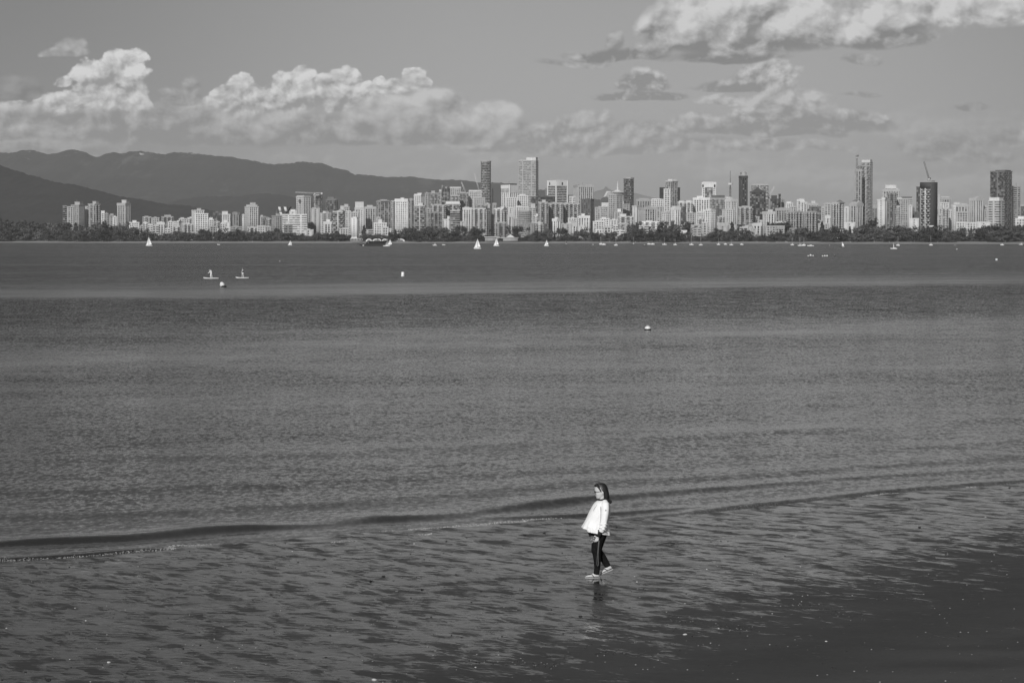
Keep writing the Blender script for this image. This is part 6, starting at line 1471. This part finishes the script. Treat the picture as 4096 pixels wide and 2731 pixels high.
paddler((655, 738), 'person in pale clothes bending forward on the left paddleboard', [
    ([(668, 600, .0), (660, 550, 0), (652, 500, 0), (640, 478, 0)], [.13, .12, .13, .07]), ([(662, 600, -.08), (645, 655, -.09), (650, 732, -.08)], [.085, .06, .045]), ([(674, 600, .08), (684, 655, .09), (692, 722, .08)], [.085, .06, .045]),
    ([(650, 500, -.15), (610, 540, -.2), (562, 575, -.12)], [.05, .042, .035]), ([(650, 495, .12), (612, 490, .16), (585, 464, .02)], [.05, .042, .035]), ([(650, 735, -.08), (630, 738, -.09)], [.04, .03]), ([(692, 726, .08), (674, 730, .09)], [.04, .03])],
    [('pale_top', [(668, 606, 0), (662, 560, 0), (655, 520, 0), (645, 486, 0)], [.15, .145, .155, .12], m_sail), ('sleeve', [(650, 500, -.15), (610, 540, -.2), (572, 568, -.13)], [.065, .055, .045], m_sail), ('pale_trousers', [(662, 600, -.08), (645, 655, -.09), (650, 705, -.085)], [.105, .078, .06], m_sail), ('pale_trousers', [(674, 600, .08), (684, 655, .09), (690, 700, .085)], [.105, .078, .06], m_sail)],
    (415, 905, 755), 'pale paddleboard under the bending person, left of the two', ((586, 462, 0), (488, 722, -.1)), 'dark paddle held by the bending person', (632, 458, 0))
paddler((1655, 725), 'person in black top and white shorts standing upright on the right paddleboard', [
    ([(1655, 580, 0), (1655, 530, 0), (1658, 480, 0), (1652, 455, 0)], [.12, .11, .13, .05]), ([(1646, 580, -.08), (1635, 650, -.09), (1632, 715, -.08)], [.08, .055, .042]), ([(1664, 580, .08), (1676, 650, .09), (1685, 715, .08)], [.08, .055, .042]),
    ([(1652, 490, -.16), (1625, 520, -.2), (1608, 545, -.12)], [.045, .04, .032]), ([(1662, 488, .16), (1640, 480, .2), (1614, 478, .04)], [.045, .04, .032]), ([(1632, 716, -.08), (1610, 718, -.09)], [.04, .03]), ([(1685, 716, .08), (1664, 718, .09)], [.04, .03])],
    [('black_top', [(1655, 552, 0), (1656, 520, 0), (1658, 488, 0)], [.14, .135, .15], m_dkpaint), ('white_shorts', [(1655, 592, 0), (1655, 570, 0), (1655, 550, 0)], [.165, .16, .14], m_sail)],
    (1430, 1850, 740), 'white paddleboard under the upright person, right of the two', ((1614, 474, 0), (1552, 706, -.1)), 'dark paddle held by the upright person', (1650, 425, 0))
# ---- small figures along the far beach
def tiny_person():
    ms = [tube_mesh('t', [(0, 0, .85), (0, 0, 1.2), (0, 0, 1.42), (0, 0, 1.52)], [.14, .15, .17, .06], 10), tube_mesh('l', [(-.09, 0, .88), (-.1, 0, .45), (-.1, 0, .05)], [.09, .065, .05], 8), tube_mesh('r', [(.09, 0, .88), (.12, .02, .45), (.14, 0, .05)], [.09, .065, .05], 8), tube_mesh('a', [(-.19, 0, 1.4), (-.25, .02, 1.1), (-.22, -.05, .85)], [.05, .042, .035], 8), tube_mesh('b', [(.19, 0, 1.4), (.26, .02, 1.1), (.24, -.05, .85)], [.05, .042, .035], 8), ball((0, 0, 1.63), .085, .09, .115, 10), ball((-.1, -.05, .03), .05, .12, .03, 8), ball((.14, -.05, .03), .05, .12, .03, 8)]
    return weld('body', ms, .03, 1)
tp_ = tiny_person(); tp2 = tp_.copy(); tp_.materials.append(m_skin); tp2.materials.append(m_skin)
top_l = tube_mesh('light_top', [(0, 0, .8), (0, 0, 1.2), (0, 0, 1.46)], [.17, .175, .19], 10); top_l.materials.append(m_white); top_d = top_l.copy(); top_d.name = 'dark_top'; top_d.materials.clear(); top_d.materials.append(m_dkpaint)
rp = random.Random(12)
for i in range(44):
    px = rp.choice([rp.uniform(860, 1500), rp.uniform(1550, 1800), rp.uniform(3020, 3200), rp.uniform(3400, 4080), rp.uniform(2430, 2700)]); Y_ = shore_y(px) + rp.uniform(30, 62); li = i % 2
    root = empty('person', ((px - 2048) / F * Y_, Y_, float(np.interp(Y_ - shore_y(px), off, hts)) - .02), rp.uniform(0, 6)); tag(root, 'tiny distant figure in a light top standing on the far beach' if li else 'tiny distant figure in a dark top standing on the far beach', 'person', 'distant people on the far beach in light tops' if li else 'distant people on the far beach in dark tops')
    link('body', tp_, root); link('light_top' if li else 'dark_top', top_l if li else top_d, root)

# ================================================================== stones, shells and weed on the sand
def rock_mesh(seed, flat=.6, jag=.35):
    r_ = random.Random(seed); bm = bmesh.new(); bmesh.ops.create_icosphere(bm, subdivisions=3, radius=1.)
    ph_ = [(Vector((r_.gauss(0, 1), r_.gauss(0, 1), r_.gauss(0, 1))).normalized(), r_.uniform(.4, 1)) for _ in range(9)]
    for v_ in bm.verts:
        d = v_.co.normalized(); k = 1.
        for n_, c_ in ph_:
            t_ = d.dot(n_); k = min(k, (c_ * .35 + .62) / max(t_, .01)) if t_ > .3 else k
        v_.co = Vector((d.x * k * 1.25, d.y * k, d.z * k * flat)) + Vector((r_.gauss(0, 1), r_.gauss(0, 1), r_.gauss(0, 1))) * .02
    me = bpy.data.meshes.new('rock'); bm.to_mesh(me); bm.free(); return me
def weed_mesh(seed):
    r_ = random.Random(seed); ms = []
    for _ in range(14):
        a = r_.uniform(0, 6.3); L = r_.uniform(.5, 1.3); p0 = Vector((r_.gauss(0, .25), r_.gauss(0, .25), .04)); ms.append(tube_mesh('w', [p0, p0 + Vector((math.cos(a) * L * .5, math.sin(a) * L * .35, r_.uniform(.1, .35))), p0 + Vector((math.cos(a + .5) * L, math.sin(a + .5) * L * .6, .03))], [.11, .13, .04], 6, flat=.45))
    ms.append(ball((0, 0, .08), .5, .4, .2, 10)); return join_mesh('weed', ms)
def shell_mesh(seed):
    r_ = random.Random(seed); bm = bmesh.new(); rows = []
    for j in range(6):
        u = j / 5; rows.append([bm.verts.new((math.cos(a) * u * 1.1, math.sin(a) * u * .8 + u * .15, .42 * (1 - u ** 2) + .03 * math.cos(a * 9) * u)) for a in np.linspace(0, 2 * math.pi, 18, endpoint=False)])
    for a_, c_ in zip(rows[:-1], rows[1:]):
        for k in range(18): bm.faces.new((a_[k], a_[(k + 1) % 18], c_[(k + 1) % 18], c_[k]))
    bmesh.ops.remove_doubles(bm, verts=bm.verts, dist=1e-4); me = bpy.data.meshes.new('shell'); bm.to_mesh(me); bm.free()
    for p in me.polygons: p.use_smooth = True
    return me
m_rockd = simple('dark_wet_stone', .022, .3, var=.6, scale=6., bump=.01); m_rockm = simple('barnacled_stone', .13, .6, var=.8, scale=14., bump=.01); m_shell = simple('bleached_shell', .45, .5, var=.25, scale=10.); m_weed = simple('dark_seaweed', .012, .35, var=.5)
PRO = {'d': [], 'm': [], 'w': [], 'k': []}
for k in range(4):
    me = rock_mesh(k + 1); me.materials.append(m_rockd); PRO['d'].append(me); me = rock_mesh(k + 11, .7); me.materials.append(m_rockm); PRO['m'].append(me)
    me = shell_mesh(k); me.materials.append(m_shell); PRO['w'].append(me); me = weed_mesh(k + 3); me.materials.append(m_weed); PRO['k'].append(me)
Z6 = [(1343, 350, 7, 'w'), (1903, 315, 8, 'w'), (2050, 303, 14, 'k'), (1370, 400, 8, 'd'), (1490, 385, 10, 'd'), (1762, 465, 16, 'd'), (1703, 488, 22, 'k'), (1846, 470, 10, 'm'), (1822, 534, 16, 'm'), (1871, 528, 16, 'm'), (1938, 526, 18, 'k'), (2095, 455, 8, 'd'), (1245, 548, 14, 'k'), (680, 797, 18, 'm'), (735, 797, 4, 'w'), (223, 940, 22, 'd'), (118, 903, 10, 'd'), (10, 940, 10, 'd'), (1718, 940, 20, 'w'), (500, 860, 14, 'w'), (327, 882, 8, 'd'), (840, 728, 12, 'm'), (920, 780, 12, 'k'), (1055, 633, 10, 'd'), (1187, 693, 8, 'm'), (997, 720, 9, 'd'), (1497, 836, 10, 'd'), (1600, 835, 10, 'm'), (2210, 532, 10, 'd'), (2165, 583, 7, 'd'), (2250, 604, 7, 'd'), (1515, 733, 9, 'k'), (1383, 706, 10, 'm'), (395, 668, 8, 'w'), (30, 702, 8, 'w'), (415, 948, 7, 'w'), (2290, 825, 7, 'w'), (2185, 882, 8, 'w'), (750, 893, 9, 'k'), (585, 908, 10, 'k'), (320, 845, 7, 'w'), (900, 690, 8, 'd'), (345, 610, 6, 'w'), (1100, 795, 5, 'w'), (1175, 792, 5, 'w'), (1830, 765, 9, 'd'), (1955, 773, 8, 'd'), (2120, 745, 7, 'd')]
Z7 = [(42, 525, 20, 'm'), (107, 522, 14, 'm'), (573, 490, 8, 'w'), (563, 465, 5, 'w'), (895, 432, 7, 'w'), (845, 290, 9, 'm'), (538, 310, 13, 'm'), (480, 240, 14, 'k'), (148, 265, 16, 'k'), (60, 276, 16, 'k'), (1255, 373, 9, 'd'), (1872, 240, 12, 'd'), (2175, 192, 8, 'w'), (795, 732, 18, 'w'), (1443, 763, 10, 'w'), (235, 727, 12, 'k'), (285, 742, 10, 'm'), (315, 648, 14, 'd'), (1105, 625, 12, 'm'), (1288, 596, 9, 'm'), (795, 589, 7, 'w'), (655, 418, 8, 'm'), (1857, 158, 6, 'd'), (1340, 157, 8, 'k'), (1370, 157, 6, 'm'), (1825, 110, 8, 'k'), (2285, 58, 14, 'k'), (1555, 145, 5, 'w'), (1170, 173, 6, 'm'), (1175, 253, 4, 'w'), (1305, 277, 5, 'w'), (1650, 350, 5, 'w'), (1945, 340, 5, 'w'), (2215, 365, 5, 'w'), (1870, 395, 5, 'w'), (1325, 420, 6, 'w'), (1020, 347, 5, 'm'), (980, 445, 5, 'm'), (950, 703, 8, 'w'), (1195, 636, 6, 'w'), (1330, 580, 5, 'w'), (465, 575, 5, 'w'), (213, 680, 6, 'm'), (185, 635, 5, 'm'), (878, 897, 6, 'm'), (653, 880, 4, 'w'), (1965, 640, 4, 'w'), (1300, 755, 4, 'w')]
NMS = {'d': ('stone', 'dark wet stone', 'stone'), 'm': ('barnacled_stone', 'pale speckled stone', 'stone'), 'w': ('shell', 'bright pale shell', 'shell'), 'k': ('seaweed_clump', 'black clump of seaweed', 'seaweed')}
rs = random.Random(77); items = []
def on_sand(px, py):
    p = onz(px, py, .1)
    for _ in range(4): s__, n__ = sn(p.x, p.y); p = onz(px, py, float(sand_z(s__, n__)))
    return p
for i, (x, y, sz, kd) in enumerate([(a / 1.1484, 1900 + b_ / 1.1484, c, d) for a, b_, c, d in Z6] + [(2048 + a / 1.1484, 1900 + b_ / 1.1484, c, d) for a, b_, c, d in Z7]):
    p = on_sand(x, y); r_ = sz / 1.1484 / 2 * p.y / F * 1.1; o_ = link(NMS[kd][0], PRO[kd][i % 4]); o_.location = p + Vector((0, 0, r_ * .12)); o_.scale = (r_, r_, r_ * (.9 if kd != 'w' else 1.)); o_.rotation_euler = (0, 0, rs.uniform(-.6, .6) if kd == 'k' else rs.uniform(0, 6))
    if kd == 'w': o_.rotation_euler = (rs.uniform(.2, .7), rs.uniform(-.2, .2), rs.uniform(-.5, .5))
    items.append((x, y, sz, kd, o_))
bk_ = {}
for it in items:
    x, y, sz, kd, o_ = it
    side = ('left of' if x < 2384 else 'right of'); zone = 'near the waterline' if sn(*o_.location.xy)[1] > 38 else 'low in the foreground' if o_.location.y < 37 else 'on the wet flat'
    bk_.setdefault((kd, side, zone), []).append((abs(x - 2384), o_))
for (kd, side, zone), l in bk_.items():
    l.sort(key=lambda q_: q_[0])
    for k, (_, o_) in enumerate(l): tag(o_, f"{NMS[kd][1]} {zone}, {WORDS[k]} one {side} the walking person", NMS[kd][2], 'stones, shells and weed on the sand')
# a stick of weed and many shell crumbs nobody could count
p0, p1 = on_sand(2048 + 660 / 1.1484, 1900 + 322 / 1.1484), on_sand(2048 + 748 / 1.1484, 1900 + 314 / 1.1484)
root = empty('seaweed_strand', p0); link('strand', tube_mesh('strand', [(0, 0, .01), ((p1 - p0) * .5)[:2] + (.02,) if False else tuple(((p1 - p0) * .4) + Vector((0, .03, .02))), tuple((p1 - p0) * .75 + Vector((0, -.02, .03))), tuple((p1 - p0) + Vector((0, 0, .01)))], [.003, .007, .010, .008], 6), root, mats=m_weed); tag(root, 'long thin strand of dark seaweed right of the walking person', 'seaweed')
def crumbs(name, spots, mat, seed):
    r_ = random.Random(seed); V = []; Q = []
    for (p, s__) in spots:
        i = len(V); a = r_.uniform(0, 3.1); ca, sa = math.cos(a), math.sin(a); h = s__ * r_.uniform(.5, .9)
        for (x, y, z) in ((-1, -.7, 0), (1, -.6, 0), (.9, .7, 0), (-.8, .8, 0), (-.5, -.4, 1), (.6, -.3, .8), (.4, .4, 1.), (-.4, .5, .7)): V.append((p.x + (x * ca - y * sa) * s__, p.y + (x * sa + y * ca) * s__, p.z + z * h - .1 * s__))
        for f in ((0, 3, 2, 1), (4, 5, 6, 7), (0, 1, 5, 4), (1, 2, 6, 5), (2, 3, 7, 6), (3, 0, 4, 7)): Q.append([i + k for k in f])
    o_ = link(name, mesh_np(name, np.array(V), np.array(Q)), mats=mat); tag(o_, kind='stuff'); return o_
def sand_pt(s__, n__): x, y = xy(s__, n__); return Vector((x, y, float(sand_z(s__, n__))))
sp1 = []; sp2 = []
for _ in range(900):
    px, py = rs.uniform(0, 4096), rs.uniform(2150, 2731); p = on_sand(px, py)
    if sn(p.x, p.y)[1] > 42.3: continue
    (sp1 if rs.random() < .45 else sp2).append((p, rs.choice([.004, .006, .008, .012, .016])))
for (x0, y0, x1, y1, n_) in ((2048 + 370 / 1.148, 1900 + 812 / 1.148, 2048 + 640 / 1.148, 1900 + 822 / 1.148, 70), (2048 + 720 / 1.148, 1900 + 655 / 1.148, 2048 + 1140 / 1.148, 1900 + 718 / 1.148, 160), (2048 + 1290 / 1.148, 1900 + 590 / 1.148, 2048 + 1620 / 1.148, 1900 + 658 / 1.148, 110), (2048 + 90 / 1.148, 1900 + 868 / 1.148, 2048 + 220 / 1.148, 1900 + 880 / 1.148, 70), (1850, 2640, 2100, 2660, 60), (3500, 2390, 3700, 2385, 30), (2400, 2560, 3300, 2590, 70)):
    for _ in range(n_):
        t_ = rs.random(); px = x0 + (x1 - x0) * t_; py = y0 + (y1 - y0) * t_ + rs.gauss(0, 7) + 6 * math.sin(t_ * 12); p = on_sand(px, py); (sp1 if rs.random() < .2 else sp2).append((p, rs.choice([.004, .006, .009, .012])))
crumbs('shell_grit', sp1, simple('shell_grit', .22, .6, var=.5, scale=30.), 1); crumbs('gravel', sp2, m_rockd, 2)
# thin foam and bubbles along the lapping edge
V = []; Q = []; fo = []
for s__ in np.arange(12., 46., .02):
    ns = np.arange(39.5, 45.5, .03); d = sand_z(np.full_like(ns, s__), ns) - water_z(np.full_like(ns, s__), ns); c = np.where((d[:-1] > 0) & (d[1:] <= 0))[0]
    if len(c) == 0: continue
    n__ = ns[c[0]]; g_ = float(fbm(np.array([s__ * .5]), np.array([3.]), 4, 55)[0])
    if 24 < s__ < 31: g_ += .08
    if g_ > .02:
        for _ in range(2 if g_ < .1 else 4): nn = n__ + abs(rs.gauss(0, .03 + max(0, g_ - .05) * .5)); ss_ = s__ + rs.gauss(0, .03); x, y = xy(ss_, nn); fo.append((Vector((x, y, float(water_z(np.array([ss_]), np.array([nn]))[0]) + .002)), rs.choice([.004, .006, .010])))
for (pts, wf, wb), dens in ((CRESTS[2], .45), (CRESTS[5], .55), (CRESTS[3], .15)):
    cs, cn, ca = pts
    o__ = np.argsort(cs)
    for s__ in np.arange(cs.min(), min(cs.max(), 44), .006):
        if rs.random() > dens * (.4 + 1.6 * max(0, float(fbm(np.array([s__ * .8]), np.array([9.]), 3, 66)[0]) + .1) * 2): continue
        if np.interp(s__, cs[o__], ca[o__]) < .03: continue
        nn = np.interp(s__, cs[o__], cn[o__]) - wf * rs.uniform(.5, 1.6); x, y = xy(s__, nn); z_ = float(water_z(np.array([s__]), np.array([nn]))[0])
        if z_ > float(sand_z(s__, nn)): fo.append((Vector((x, y, z_ + .002)), rs.choice([.002, .003, .005])))
m_fm = simple('foam_bubbles', .5, .6, var=.3, scale=20.)
crumbs('foam', fo, m_fm, 3)
# ================================================================== air
m_h = bpy.data.materials.new('haze'); m_h.use_nodes = True; ht = m_h.node_tree; ht.nodes.clear()
pv = ht.nodes.new('ShaderNodeVolumePrincipled'); pv.inputs['Color'].default_value = (.9, .9, .9, 1); pv.inputs['Density'].default_value = 3.3e-5; pv.inputs['Anisotropy'].default_value = 0.
ho = ht.nodes.new('ShaderNodeOutputMaterial'); ht.links.new(pv.outputs[0], ho.inputs['Volume'])
haze = link('haze', boxes_mesh('haze', [(-60000, -60000, -4.5, 60000, 60000, 790)]), mats=m_h); tag(haze, kind='stuff')
